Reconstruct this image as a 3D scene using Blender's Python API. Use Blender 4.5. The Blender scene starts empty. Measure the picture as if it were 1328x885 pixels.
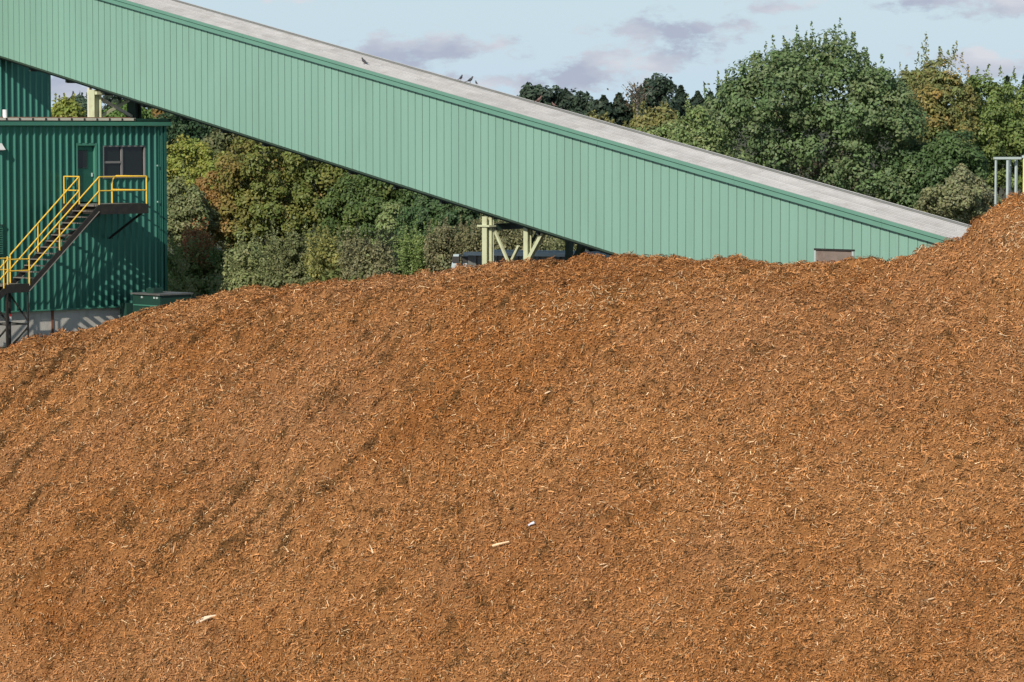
import bpy, math, random
import numpy as np
from mathutils import Vector

sc = bpy.context.scene
col = sc.collection
q = math.sqrt(.5)

# ------------------------------------------------------------------ camera
FPX, HOR, CZ = 4318.0, 172.0, 15.0            # focal length in photo pixels, horizon row, camera height
PIT = math.atan((442.5 - HOR) / FPX)
cam = bpy.data.cameras.new('Camera'); camo = bpy.data.objects.new('Camera', cam); col.objects.link(camo)
camo.location = (0, 0, CZ); camo.rotation_euler = (math.pi / 2 - PIT, 0, 0)
cam.sensor_width = 36; cam.lens = 36 * FPX / 1328; cam.clip_start = 1; cam.clip_end = 8000
sc.camera = camo
sc.render.resolution_x, sc.render.resolution_y = 1024, 682

# ------------------------------------------------------------------ light
SUN = Vector((-.354, -.778, .52)).normalized()          # towards the sun
sl = bpy.data.lights.new('sun', 'SUN'); sl.energy = 4.5; sl.angle = math.radians(.5); sl.color = (1, .93, .82)
so = bpy.data.objects.new('sun', sl); col.objects.link(so); so.location = (-60, -120, 90)
so.rotation_euler = SUN.to_track_quat('Z', 'Y').to_euler()

world = bpy.data.worlds.new('World'); sc.world = world; world.use_nodes = True
wn, wl = world.node_tree.nodes, world.node_tree.links
wn.clear()


def wnode(t, **kw):
    n = wn.new(t)
    for k, v in kw.items():
        setattr(n, k, v)
    return n


def wmath(op, a, b=None, c=None, clamp=False):
    n = wn.new('ShaderNodeMath'); n.operation = op; n.use_clamp = clamp
    for i, v in enumerate((a, b, c)):
        if v is None:
            continue
        if isinstance(v, (int, float)):
            n.inputs[i].default_value = v
        else:
            wl.new(v, n.inputs[i])
    return n.outputs[0]


sky = wnode('ShaderNodeTexSky', sky_type='NISHITA')
sky.sun_disc = False
sky.sun_elevation = math.asin(SUN.z)
sky.sun_rotation = math.atan2(SUN.x, SUN.y)
sky.air_density = 1.0; sky.dust_density = .6; sky.ozone_density = 2.0; sky.altitude = 50
tc = wnode('ShaderNodeTexCoord')
sep = wnode('ShaderNodeSeparateXYZ'); wl.new(tc.outputs['Generated'], sep.inputs[0])
mp = wnode('ShaderNodeMapping'); mp.inputs['Scale'].default_value = (60, 60, 130)
wl.new(tc.outputs['Generated'], mp.inputs[0])
nz = wnode('ShaderNodeTexNoise'); nz.inputs['Scale'].default_value = 1.0; nz.inputs['Detail'].default_value = 7
nz.inputs['Roughness'].default_value = .62
wl.new(mp.outputs[0], nz.inputs['Vector'])
mp2 = wnode('ShaderNodeMapping'); mp2.inputs['Scale'].default_value = (7, 7, 16); mp2.inputs['Location'].default_value = (3.1, 1.7, .4)
wl.new(tc.outputs['Generated'], mp2.inputs[0])
nz2 = wnode('ShaderNodeTexNoise'); nz2.inputs['Scale'].default_value = 1.0; nz2.inputs['Detail'].default_value = 8
wl.new(mp2.outputs[0], nz2.inputs['Vector'])
az = wmath('ARCTAN2', sep.outputs['X'], sep.outputs['Y'])
el = wmath('ARCSINE', sep.outputs['Z'])
nw = wmath('SUBTRACT', nz.outputs['Fac'], .5)
# clouds in the part of the sky in view: centre and half size in photo pixels
CL = [(575, 68, 95, 24), (505, 72, 50, 16), (840, 76, 90, 17), (905, 38, 90, 20), (820, 36, 60, 14), (1275, 78, 90, 17),
      (1310, 12, 75, 17), (1180, 6, 55, 9), (390, -2, 55, 11), (95, 118, 55, 26), (735, 106, 95, 22), (640, 104, 60, 16), (1000, 12, 48, 10),
      (1010, 95, 60, 8), (1440, 60, 90, 22), (1500, 120, 80, 15), (-90, 90, 90, 25)]
tot = None
for (cx, cy, rx, ry) in CL:
    dx = wmath('MULTIPLY', wmath('SUBTRACT', az, math.atan((cx - 664) / FPX)), FPX / rx)
    dy = wmath('MULTIPLY', wmath('SUBTRACT', el, (HOR - cy) / FPX), FPX / ry)
    r2 = wmath('ADD', wmath('MULTIPLY', dx, dx), wmath('MULTIPLY', dy, dy))
    v = wmath('SUBTRACT', 1.0, wmath('SQRT', r2))
    tot = v if tot is None else wmath('MAXIMUM', tot, v)
tot = wmath('MAXIMUM', tot, -1.2)
blob = wmath('ADD', tot, wmath('MULTIPLY', nw, 5.2))
# the same kind of broken cloud over the rest of the sky (above and beside the view)
out_el = wmath('MULTIPLY', wmath('SUBTRACT', el, .055), 30.0, clamp=True)
out_az = wmath('MULTIPLY', wmath('SUBTRACT', wmath('ABSOLUTE', az), .26), 12.0, clamp=True)
outm = wmath('MAXIMUM', out_el, out_az)
gen = wmath('MULTIPLY', wmath('SUBTRACT', nz2.outputs['Fac'], .60), 9.0)
gen = wmath('SUBTRACT', gen, wmath('MULTIPLY', wmath('SUBTRACT', 1.0, outm), 3.0))
mask = wmath('MAXIMUM', blob, gen)
mr = wnode('ShaderNodeMapRange', interpolation_type='SMOOTHSTEP')
mr.inputs['From Min'].default_value = -.15; mr.inputs['From Max'].default_value = .75
mr.inputs['To Max'].default_value = 1.0
wl.new(mask, mr.inputs['Value'])
cr = wnode('ShaderNodeValToRGB')
cr.color_ramp.elements[0].position = .38; cr.color_ramp.elements[0].color = (.43, .485, .60, 1)
cr.color_ramp.elements[1].position = .62; cr.color_ramp.elements[1].color = (.69, .71, .765, 1)
mp3 = wnode('ShaderNodeMapping'); mp3.inputs['Scale'].default_value = (30, 30, 70); mp3.inputs['Location'].default_value = (7, 2, 5)
wl.new(tc.outputs['Generated'], mp3.inputs[0])
nz3 = wnode('ShaderNodeTexNoise'); nz3.inputs['Scale'].default_value = 1.0; nz3.inputs['Detail'].default_value = 5
wl.new(mp3.outputs[0], nz3.inputs['Vector'])
wl.new(nz3.outputs['Fac'], cr.inputs[0])
skm = wnode('ShaderNodeMix', data_type='RGBA', blend_type='MULTIPLY'); skm.inputs[0].default_value = 1
wl.new(sky.outputs[0], skm.inputs[6]); skm.inputs[7].default_value = (.095, .095, .095, 1)
# thin bright veil of high cloud over the blue
veil = wnode('ShaderNodeMix', data_type='RGBA'); vf = wmath('ADD', wmath('MULTIPLY', wmath('POWER', 2.718, wmath('MULTIPLY', wmath('ABSOLUTE', el), -7.0)), .88), .06); wl.new(vf, veil.inputs[0])
wl.new(skm.outputs[2], veil.inputs[6]); veil.inputs[7].default_value = (.555, .725, .87, 1)
mx = wnode('ShaderNodeMix', data_type='RGBA')
wl.new(mr.outputs[0], mx.inputs[0]); wl.new(veil.outputs[2], mx.inputs[6]); wl.new(cr.outputs[0], mx.inputs[7])
bg = wnode('ShaderNodeBackground'); bg.inputs[1].default_value = 1.0
wl.new(mx.outputs[2], bg.inputs[0])
wo = wnode('ShaderNodeOutputWorld'); wl.new(bg.outputs[0], wo.inputs[0])

vs = sc.view_settings
vs.view_transform = 'Standard'; vs.look = 'None'; vs.exposure = 0; vs.gamma = 1; vs.use_curve_mapping = False

# ------------------------------------------------------------------ helpers
_F = np.array([0, math.cos(PIT), -math.sin(PIT)]); _U = np.array([0, math.sin(PIT), math.cos(PIT)]); _R = np.array([1., 0, 0])


def at(x, y, d):
    """photo pixel + distance north of the camera -> point"""
    r = _F + _R * (x - 664) / FPX + _U * (442.5 - y) / FPX
    return np.array([0, 0, CZ]) + r * d / r[1]


def along(P, dr, x):
    """distance along the level line P + s*dr at which photo column x is met"""
    r = _F + _R * (x - 664) / FPX
    t = r[0] / r[1]
    return (t * P[1] - P[0]) / (dr[0] - t * dr[1])


ORG = {}


def tag(o, label=None, cat=None, group=None, kind=None):
    if label: o['label'] = label
    if cat: o['category'] = cat
    if group: o['group'] = group
    if kind: o['kind'] = kind
    return o


def empty(name, loc, label, cat, group=None):
    o = bpy.data.objects.new(name, None); col.objects.link(o)
    o.location = tuple(loc); o.empty_display_size = .3
    ORG[o.name] = np.array(loc, float)
    return tag(o, label, cat, group)


class MB:
    def __init__(s): s.v = []; s.f = []

    def add(s, vs_, fs):
        n = len(s.v); s.v += [tuple(map(float, p)) for p in vs_]; s.f += [tuple(i + n for i in f) for f in fs]; return s

    def hexa(s, lo, hi):
        """lo, hi: two quads of four points, same order"""
        return s.add(list(lo) + list(hi), [(3, 2, 1, 0), (4, 5, 6, 7), (0, 1, 5, 4), (1, 2, 6, 5), (2, 3, 7, 6), (3, 0, 4, 7)])

    def bar(s, a, b, w, h, up=(0, 0, 1)):
        a = np.array(a, float); b = np.array(b, float); d = b - a; d /= np.linalg.norm(d)
        up = np.array(up, float)
        if abs(d @ up) > .98: up = np.array([q, -q, 0.])
        x = np.cross(d, up); x /= np.linalg.norm(x); z = np.cross(x, d)
        c = [(-w / 2, -h / 2), (w / 2, -h / 2), (w / 2, h / 2), (-w / 2, h / 2)]
        return s.hexa([a + x * i + z * j for i, j in c], [b + x * i + z * j for i, j in c])

    def tube(s, pts, r, n=8, cap=True):
        pts = [np.array(p, float) for p in pts]
        rs = r if isinstance(r, (list, tuple)) else [r] * len(pts)
        base = len(s.v); V = []
        for i, p in enumerate(pts):
            d = pts[min(i + 1, len(pts) - 1)] - pts[max(i - 1, 0)]; d /= np.linalg.norm(d)
            u = np.array([0, 0, 1.]) if abs(d[2]) < .9 else np.array([1., 0, 0])
            x = np.cross(d, u); x /= np.linalg.norm(x); z = np.cross(x, d)
            for k in range(n):
                t = 2 * math.pi * k / n
                V.append(p + (x * math.cos(t) + z * math.sin(t)) * rs[i])
        fs = []
        for i in range(len(pts) - 1):
            for k in range(n):
                fs.append((i * n + k, i * n + (k + 1) % n, (i + 1) * n + (k + 1) % n, (i + 1) * n + k))
        if cap:
            fs.append(tuple(range(n - 1, -1, -1))); fs.append(tuple((len(pts) - 1) * n + k for k in range(n)))
        return s.add(V, fs)

    def build(s, name, mat, parent=None, org=None, smooth=False):
        o_ = ORG[parent.name] if parent is not None else (np.array(org, float) if org is not None else np.zeros(3))
        me = bpy.data.meshes.new(name)
        me.from_pydata([tuple(np.array(p) - o_) for p in s.v], [], s.f)
        me.validate()
        import bmesh
        bm = bmesh.new(); bm.from_mesh(me); bmesh.ops.recalc_face_normals(bm, faces=bm.faces); bm.to_mesh(me); bm.free()
        if smooth:
            me.polygons.foreach_set('use_smooth', [True] * len(me.polygons))
        me.materials.append(mat)
        o = bpy.data.objects.new(name, me); col.objects.link(o)
        if parent is not None:
            o.parent = parent
        else:
            o.location = tuple(o_)
        ORG[o.name] = o_
        return o


def np_mesh(name, V, Fq, mat, cols=None, parent=None, org=None, smooth=False):
    """numpy quads -> mesh object with one colour for each face"""
    o_ = ORG[parent.name] if parent is not None else (np.array(org, float) if org is not None else np.zeros(3))
    V = (V - o_).astype(np.float32); n = len(Fq); k = Fq.shape[1]
    me = bpy.data.meshes.new(name)
    me.vertices.add(len(V)); me.vertices.foreach_set('co', V.ravel())
    me.loops.add(n * k); me.loops.foreach_set('vertex_index', Fq.astype(np.int32).ravel())
    me.polygons.add(n); me.polygons.foreach_set('loop_start', np.arange(0, n * k, k, dtype=np.int32))
    me.polygons.foreach_set('loop_total', np.full(n, k, dtype=np.int32))
    if smooth:
        me.polygons.foreach_set('use_smooth', np.ones(n, dtype=bool))
    me.update(calc_edges=True)
    if cols is not None:
        dom = 'FACE' if len(cols) == n else 'POINT'
        a = me.attributes.new('Col', 'FLOAT_COLOR', dom)
        c4 = np.ones((len(cols), 4), np.float32); c4[:, :3] = cols
        a.data.foreach_set('color', c4.ravel())
    me.materials.append(mat)
    o = bpy.data.objects.new(name, me); col.objects.link(o)
    if parent is not None:
        o.parent = parent
    else:
        o.location = tuple(o_)
    ORG[o.name] = o_
    return o


def place(mesh_obj, name, off, parent):
    o = bpy.data.objects.new(name, mesh_obj.data); col.objects.link(o); o.parent = parent; o.location = tuple(off)
    ORG[o.name] = ORG[parent.name]
    return o


# ------------------------------------------------------------------ noise
def vnoise(x, y, seed):
    """value noise, one feature per unit"""
    rs = np.random.RandomState(seed); G = rs.rand(256, 256)
    xi = np.floor(x).astype(int); yi = np.floor(y).astype(int); fx = x - xi; fy = y - yi
    fx = fx * fx * (3 - 2 * fx); fy = fy * fy * (3 - 2 * fy)
    a = G[xi % 256, yi % 256]; b = G[(xi + 1) % 256, yi % 256]; c = G[xi % 256, (yi + 1) % 256]; d = G[(xi + 1) % 256, (yi + 1) % 256]
    return (a * (1 - fx) + b * fx) * (1 - fy) + (c * (1 - fx) + d * fx) * fy - .5


def sstep(a, b, x):
    t = np.clip((x - a) / (b - a), 0, 1); return t * t * (3 - 2 * t)


# ------------------------------------------------------------------ materials
def mat(name, rgb, rough=.6, metal=0., var=.0, nscale=2.0, rnd=0., dirt=None, dirt_amt=0., dirt_scale=1.2, bump=0., bscale=30., stretch=(1, 1, 1), spec=.5):
    m = bpy.data.materials.new(name); m.use_nodes = True
    N, L = m.node_tree.nodes, m.node_tree.links
    b = N['Principled BSDF']; b.inputs['Roughness'].default_value = rough; b.inputs['Metallic'].default_value = metal
    b.inputs['Specular IOR Level'].default_value = spec
    geo = N.new('ShaderNodeNewGeometry')
    mpn = N.new('ShaderNodeMapping'); mpn.inputs['Scale'].default_value = stretch; L.new(geo.outputs['Position'], mpn.inputs[0])
    cur = N.new('ShaderNodeRGB'); cur.outputs[0].default_value = (*rgb, 1); out = cur.outputs[0]
    if var or rnd:
        val = None
        if var:
            n = N.new('ShaderNodeTexNoise'); n.inputs['Scale'].default_value = nscale; n.inputs['Detail'].default_value = 6
            L.new(mpn.outputs[0], n.inputs['Vector'])
            r = N.new('ShaderNodeMapRange'); r.inputs['To Min'].default_value = 1 - var; r.inputs['To Max'].default_value = 1 + var
            r.inputs['From Min'].default_value = .25; r.inputs['From Max'].default_value = .75
            L.new(n.outputs['Fac'], r.inputs['Value']); val = r.outputs[0]
        if rnd:
            oi = N.new('ShaderNodeObjectInfo')
            r = N.new('ShaderNodeMapRange'); r.inputs['To Min'].default_value = 1 - rnd; r.inputs['To Max'].default_value = 1 + rnd
            L.new(oi.outputs['Random'], r.inputs['Value'])
            if val is None:
                val = r.outputs[0]
            else:
                mm = N.new('ShaderNodeMath'); mm.operation = 'MULTIPLY'; L.new(val, mm.inputs[0]); L.new(r.outputs[0], mm.inputs[1]); val = mm.outputs[0]
        mu = N.new('ShaderNodeVectorMath'); mu.operation = 'SCALE'; L.new(out, mu.inputs[0]); L.new(val, mu.inputs['Scale']); out = mu.outputs[0]
    if dirt is not None:
        n = N.new('ShaderNodeTexNoise'); n.inputs['Scale'].default_value = dirt_scale; n.inputs['Detail'].default_value = 8; n.inputs['Roughness'].default_value = .7
        L.new(mpn.outputs[0], n.inputs['Vector'])
        r = N.new('ShaderNodeMapRange'); r.inputs['From Min'].default_value = .5; r.inputs['From Max'].default_value = .75
        r.inputs['To Max'].default_value = dirt_amt; L.new(n.outputs['Fac'], r.inputs['Value'])
        mxn = N.new('ShaderNodeMix'); mxn.data_type = 'RGBA'; L.new(r.outputs[0], mxn.inputs[0]); L.new(out, mxn.inputs[6])
        mxn.inputs[7].default_value = (*dirt, 1); out = mxn.outputs[2]
    L.new(out, b.inputs['Base Color'])
    if bump:
        n = N.new('ShaderNodeTexNoise'); n.inputs['Scale'].default_value = bscale; n.inputs['Detail'].default_value = 6
        L.new(mpn.outputs[0], n.inputs['Vector'])
        bp = N.new('ShaderNodeBump'); bp.inputs['Strength'].default_value = bump; bp.inputs['Distance'].default_value = .05
        L.new(n.outputs['Fac'], bp.inputs['Height']); L.new(bp.outputs[0], b.inputs['Normal'])
    return m


def attr_mat(name, rough=.8, trans=0., spec=.3, bump=0., bscale=20., fibre=False):
    m = bpy.data.materials.new(name); m.use_nodes = True
    N, L = m.node_tree.nodes, m.node_tree.links
    b = N['Principled BSDF']; b.inputs['Roughness'].default_value = rough; b.inputs['Specular IOR Level'].default_value = spec
    a = N.new('ShaderNodeAttribute'); a.attribute_name = 'Col'
    if fibre:
        g2 = N.new('ShaderNodeNewGeometry'); f1 = N.new('ShaderNodeTexNoise'); f1.inputs['Scale'].default_value = 26; f1.inputs['Detail'].default_value = 5; f1.inputs['Roughness'].default_value = .7
        f1.inputs['Distortion'].default_value = 1.5
        L.new(g2.outputs['Position'], f1.inputs['Vector'])
        fr_ = N.new('ShaderNodeMapRange'); fr_.inputs['From Min'].default_value = .3; fr_.inputs['From Max'].default_value = .72; fr_.inputs['To Min'].default_value = .35; fr_.inputs['To Max'].default_value = 1.9
        L.new(f1.outputs['Fac'], fr_.inputs['Value'])
        fm = N.new('ShaderNodeVectorMath'); fm.operation = 'SCALE'; L.new(a.outputs['Color'], fm.inputs[0]); L.new(fr_.outputs[0], fm.inputs['Scale'])
        L.new(fm.outputs[0], b.inputs['Base Color'])
    else:
        L.new(a.outputs['Color'], b.inputs['Base Color'])
    if bump:
        geo = N.new('ShaderNodeNewGeometry')
        n = N.new('ShaderNodeTexNoise'); n.inputs['Scale'].default_value = bscale; n.inputs['Detail'].default_value = 8
        L.new(geo.outputs['Position'], n.inputs['Vector'])
        bp = N.new('ShaderNodeBump'); bp.inputs['Strength'].default_value = bump; bp.inputs['Distance'].default_value = .06
        L.new(n.outputs['Fac'], bp.inputs['Height']); L.new(bp.outputs[0], b.inputs['Normal'])
    if trans:
        t = N.new('ShaderNodeBsdfTranslucent'); L.new(a.outputs['Color'], t.inputs[0])
        mxs = N.new('ShaderNodeMixShader'); mxs.inputs[0].default_value = trans
        L.new(b.outputs[0], mxs.inputs[1]); L.new(t.outputs[0], mxs.inputs[2])
        L.new(mxs.outputs[0], N['Material Output'].inputs[0])
    return m


M = {}
M['mint'] = mat('mint_paint', (.205, .362, .288), .45, var=.05, nscale=.5, rnd=.02, dirt=(.16, .26, .20), dirt_amt=.35, dirt_scale=.8, stretch=(1, 1, .25))
M['mint_trim'] = mat('mint_trim_paint', (.125, .272, .205), .45, var=.06, nscale=1.2)
M['green'] = mat('dark_green_paint', (.032, .160, .120), .42, metal=.62, var=.08, nscale=.7, rnd=.03, dirt=(.03, .11, .075), dirt_amt=.35, dirt_scale=1.0, stretch=(1, 1, .2), spec=.9)
M['green_trim'] = mat('green_trim_paint', (.06, .21, .15), .45, var=.08, nscale=1.5)
M['green_dark'] = mat('shaded_flashing', (.015, .050, .037), .45, var=.1, nscale=2.)
M['roof'] = mat('weathered_roof_metal', (.405, .398, .388), .6, var=.12, nscale=1.4, rnd=.07, dirt=(.27, .24, .21), dirt_amt=.55, dirt_scale=2.2)
M['roof_dark'] = mat('grey_roof_sheet', (.22, .22, .20), .7, var=.1)
M['cream'] = mat('cream_flashing', (.62, .58, .48), .55, var=.08, nscale=3., dirt=(.35, .28, .2), dirt_amt=.4, dirt_scale=3)
M['rust'] = mat('rusty_flashing', (.20, .085, .05), .85, var=.3, nscale=4.)
M['concrete'] = mat('concrete', (.56, .53, .48), .9, var=.1, nscale=1.0, dirt=(.24, .22, .19), dirt_amt=.55, dirt_scale=1.3, bump=.15, stretch=(1, 1, .45))
M['black'] = mat('black_steel', (.022, .02, .018), .55, var=.2, nscale=5., dirt=(.07, .045, .03), dirt_amt=.5, dirt_scale=5)
M['galv'] = mat('galvanised_grating', (.17, .15, .13), .6, var=.2, nscale=4)
M['yellow'] = mat('yellow_paint', (.80, .50, .055), .45, var=.08, nscale=4., dirt=(.42, .25, .06), dirt_amt=.4, dirt_scale=5)
M['dkframe'] = mat('grey_window_frame', (.20, .19, .19), .55, var=.1)
M['soffit'] = mat('underside_steel', (.035, .05, .042), .8, var=.2)
M['pale_steel'] = mat('pale_green_steel', (.50, .52, .33), .55, var=.1, nscale=2., dirt=(.24, .13, .06), dirt_amt=.45, dirt_scale=2.5)
M['red_steel'] = mat('red_primer_steel', (.30, .16, .12), .7, var=.2)
M['dark_steel'] = mat('dark_green_steel', (.03, .055, .035), .6, var=.2)
M['hatch'] = mat('brown_grey_hatch', (.20, .155, .13), .75, var=.18, nscale=3., dirt=(.10, .06, .045), dirt_amt=.5, dirt_scale=4)
M['bluegrey'] = mat('blue_grey_paint', (.42, .50, .53), .5, var=.12, nscale=3., dirt=(.2, .16, .12), dirt_amt=.4, dirt_scale=3)
M['wagon'] = mat('grey_trailer_steel', (.11, .115, .11), .6, var=.2, nscale=3., dirt=(.10, .07, .05), dirt_amt=.5, dirt_scale=2)
M['rubber'] = mat('tyre_rubber', (.02, .02, .02), .9)
M['galvpost'] = mat('galvanised_steel', (.40, .47, .45), .45, var=.08, nscale=4)
M['white'] = mat('white_paint', (.75, .73, .70), .5, var=.05)
M['red'] = mat('red_paint', (.45, .03, .03), .5)
M['bird'] = mat('bird_feathers', (.05, .05, .055), .7, var=.3, nscale=20)
M['bird_brown'] = mat('brown_bird_feathers', (.16, .09, .075), .7, var=.3, nscale=20)
M['bark'] = mat('tree_bark', (.09, .07, .05), .9, var=.3, nscale=4, bump=.5)
M['ground'] = mat('yard_ground', (.055, .060, .026), .95, var=.4, nscale=.3, dirt=(.075, .062, .038), dirt_amt=.8, dirt_scale=.1, bump=.3)
M['palewood'] = mat('fresh_pale_wood', (.74, .52, .31), .75, var=.12, nscale=12, rnd=.18)
M['whitewood'] = mat('bleached_wood', (.70, .55, .38), .75, var=.1, nscale=12)
M['plastic'] = mat('white_plastic', (.66, .66, .72), .4)
M['leaf'] = attr_mat('leaves', .55, .36, .35)
M['chip'] = attr_mat('bark_chips', .85, 0., .15)
M['pile'] = attr_mat('bark_mulch', .95, 0., .1, bump=1.0, bscale=16., fibre=True)
gl = bpy.data.materials.new('window_glass'); gl.use_nodes = True
gb = gl.node_tree.nodes['Principled BSDF']; gb.inputs['Base Color'].default_value = (.012, .016, .015, 1)
gb.inputs['Roughness'].default_value = .06; gb.inputs['Specular IOR Level'].default_value = .3
M['glass'] = gl
lg = bpy.data.materials.new('lamp_lens'); lg.use_nodes = True
lg.node_tree.nodes['Principled BSDF'].inputs['Base Color'].default_value = (.75, .75, .7, 1)
M['lens'] = lg

# ================================================================== ground
YARD, LOW = 7.0, -2.5


def ground_z(x, y):
    z = LOW + (YARD - LOW) * sstep(98, 114, y)
    z = z + 9.0 * sstep(185, 370, y)
    return z


gx = np.concatenate([[-450, -320], np.linspace(-200, 200, 81), [320, 450]])
gy = np.concatenate([[-200, -60, 0, 40, 70], np.linspace(80, 130, 51), np.linspace(135, 400, 40), [440, 500, 560, 640]])
GX, GY = np.meshgrid(gx, gy)
GZ = ground_z(GX, GY)
nr, nc = GX.shape
idx = np.arange(nr * nc).reshape(nr, nc)
Fg = np.stack([idx[:-1, :-1], idx[:-1, 1:], idx[1:, 1:], idx[1:, :-1]], -1).reshape(-1, 4)
go = np_mesh('ground', np.stack([GX, GY, GZ], -1).reshape(-1, 3), Fg, M['ground'], smooth=True)
tag(go, 'brown earth yard rising to the wooded hill behind', kind='structure')

# ================================================================== bark pile
CR = [(-150, 492, 111), (-60, 468, 110.5), (0, 450, 110), (60, 432, 109.6), (110, 421, 109.2), (170, 405, 108.6), (215, 394, 108.1), (255, 388, 107.7),
      (300, 379, 107.2), (335, 374, 106.8), (385, 373, 106), (430, 365, 105.2), (500, 358.5, 104.2), (560, 352.5, 103.3), (610, 350, 102.6), (650, 346, 102),
      (690, 338, 101.4), (730, 335.5, 100.8), (765, 334, 100.2), (800, 335.5, 99.7), (850, 332.5, 99), (885, 338, 98.4), (905, 342, 98.1), (955, 339, 97.5),
      (1000, 343, 97), (1040, 342, 96.7), (1080, 342, 96.4), (1110, 342, 96.2), (1150, 342.5, 96), (1185, 338, 95.7), (1230, 335, 95.5), (1330, 330, 95), (1500, 330, 94)]
cpts = np.array([at(x, y + 6 * max(0, min(1, (330 - x) / 150)), d) for x, y, d in CR])
# the second heap that stands on the right end of the pile
HP = [(1130, 352, 93.6), (1160, 341, 93.6), (1180, 333, 93.5), (1198, 324, 93.4), (1222, 320, 93.3), (1229, 311, 93.3), (1245, 304, 93.2), (1257, 296, 93.2), (1262, 281, 93.2), (1272, 277, 93.1),
      (1288, 272, 93.1), (1300, 265, 93), (1308, 255, 93), (1317, 249, 92.9), (1328, 245, 92.9), (1400, 222, 92.8), (1500, 205, 92.8)]
hpts = np.array([at(x, y, d) for x, y, d in HP])


def pile_z(x, y, fine=True):
    yc = np.interp(x, cpts[:, 0], cpts[:, 1]); zc = np.interp(x, cpts[:, 0], cpts[:, 2])
    d = yc - y
    s1, s2, w = .16, .62, 5.0
    front = s1 * d + (s2 - s1) * (np.sqrt((d - w) ** 2 + 6.0) - math.sqrt(w * w + 6.0) + d) / 2
    b = np.maximum(-d, 0)
    back = .13 * b + .40 * np.maximum(b - 6, 0)
    z = zc - np.where(d > 0, front, back)
    # terrace left by the loader on the right half
    z = z + .22 * sstep(-2, 4, x) * np.exp(-((d - 4.4) / 1.1) ** 2) * (.7 + vnoise(x / 3, y / 3, 5))
    yh = np.interp(x, hpts[:, 0], hpts[:, 1]); zh = np.interp(x, hpts[:, 0], hpts[:, 2])
    dh = yh - y
    z2 = zh - np.where(dh > 0, .72 * dh, .35 * -dh)
    z2 = np.where(x > hpts[0, 0], z2, -99.)
    k = .12
    m = np.maximum(z, z2); hdl = np.clip(.5 - np.abs(z - z2) / (4 * k), 0, 1)
    z = m + hdl * hdl * k
    # loader ruts running down to the left, strongest on the left half
    u = (x + 1.05 * y) * q; v = (x - 1.05 * y) * q
    amp = .12 + .88 * sstep(5, -5, x)
    near = sstep(.5, 5, d)
    wob = 1.1 * vnoise(u / 5, v / 4, 3) + .35 * vnoise(u / 1.6, v / 1.2, 4)
    patchy = np.clip(.5 + 1.5 * vnoise(u / 4, v / 2.2, 13), .06, 1)
    furrow = np.abs(np.sin(math.pi * (v / 1.05 + wob)))          # sharp valleys, rounded ridges
    fine_f = np.abs(np.sin(math.pi * (v / .47 + 1.7 * wob)))
    z = z + amp * near * (.42 * patchy * furrow + .15 * np.clip(.4 + 1.5 * vnoise(u / 2.2, v / 1.5, 15), 0, 1) * fine_f)
    z = z + .42 * vnoise(x / 4.2, y / 4.2, 21) * near + .17 * vnoise(x / 1.5, y / 1.5, 22)
    heap = sstep(6, 13, x) * sstep(88, 92, y)
    z = z + .45 * heap * vnoise(x / .9, y / .9, 31) + .24 * heap * vnoise(x / .4, y / .4, 32)
    if fine:
        n3 = vnoise(x / .55, y / .55, 23); z = z + .19 * n3
        z = z + .21 * vnoise(x / .24, y / .24, 24)
        z = z + .035 * vnoise(x / .13, y / .11, 25)
        hole = np.clip(vnoise(x / .8 + 7, y / .5, 26) - .36, 0, 1)
        z = z - 1.8 * hole
    return z


RNG = np.random.RandomState(7)
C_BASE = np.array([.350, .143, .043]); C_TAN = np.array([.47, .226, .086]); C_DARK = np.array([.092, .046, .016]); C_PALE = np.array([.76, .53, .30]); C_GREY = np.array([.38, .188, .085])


def shade_streaks(x, y):
    """painted shade: long dark streaks for the furrows, specks for the gaps between clods"""
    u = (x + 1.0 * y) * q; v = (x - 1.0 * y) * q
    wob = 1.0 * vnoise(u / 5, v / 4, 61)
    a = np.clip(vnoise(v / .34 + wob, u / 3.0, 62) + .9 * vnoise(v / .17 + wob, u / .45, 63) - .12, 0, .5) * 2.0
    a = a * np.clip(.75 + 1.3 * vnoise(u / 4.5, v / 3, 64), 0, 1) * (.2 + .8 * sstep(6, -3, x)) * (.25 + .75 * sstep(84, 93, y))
    c = np.clip(vnoise(x / .22, y / .30, 65) + .6 * vnoise(x / .10, y / .13, 66) - .14, 0, .5) * 1.5  # specks: shadow of the gaps put into the bark colour
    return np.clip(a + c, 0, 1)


def tone(x, y):
    """broad drifts of older greyer and fresher orange bark"""
    a = vnoise(x / 3.1, y / 3.1, 41) + .6 * vnoise(x / 1.1, y / 1.1, 42)
    b = vnoise(x / 5.0 + 9, y / 4.0, 43) + .5 * vnoise(x / 1.7, y / 1.7, 44)
    return a, b


px_, py_ = np.arange(-24, 24.01, .085), np.concatenate([np.arange(62, 76, .5), np.arange(76, 112, .085), np.arange(112, 124, .4)])
PX, PY = np.meshgrid(px_, py_)
PZ = pile_z(PX, PY)
PZ = np.maximum(PZ, ground_z(PX, PY) - .3)
nr, nc = PX.shape
idx = np.arange(nr * nc).reshape(nr, nc)
Fp = np.stack([idx[:-1, :-1], idx[:-1, 1:], idx[1:, 1:], idx[1:, :-1]], -1).reshape(-1, 4)
a_, b_ = tone(PX.ravel(), PY.ravel())
k_ = np.clip(.5 + .9 * a_, 0, 1)[:, None]
pc = C_BASE * .66 * (1 - k_) + C_TAN * .60 * k_  # base darker than the chips, painting in the shade of the gaps
g_ = np.clip(.15 + 1.1 * b_, 0, .8)[:, None]
pc = pc * (1 - g_) + C_GREY * .7 * g_
st_ = shade_streaks(PX.ravel(), PY.ravel())[:, None]
pc = pc * (1 - .8 * st_) + C_DARK * .8 * st_
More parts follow.
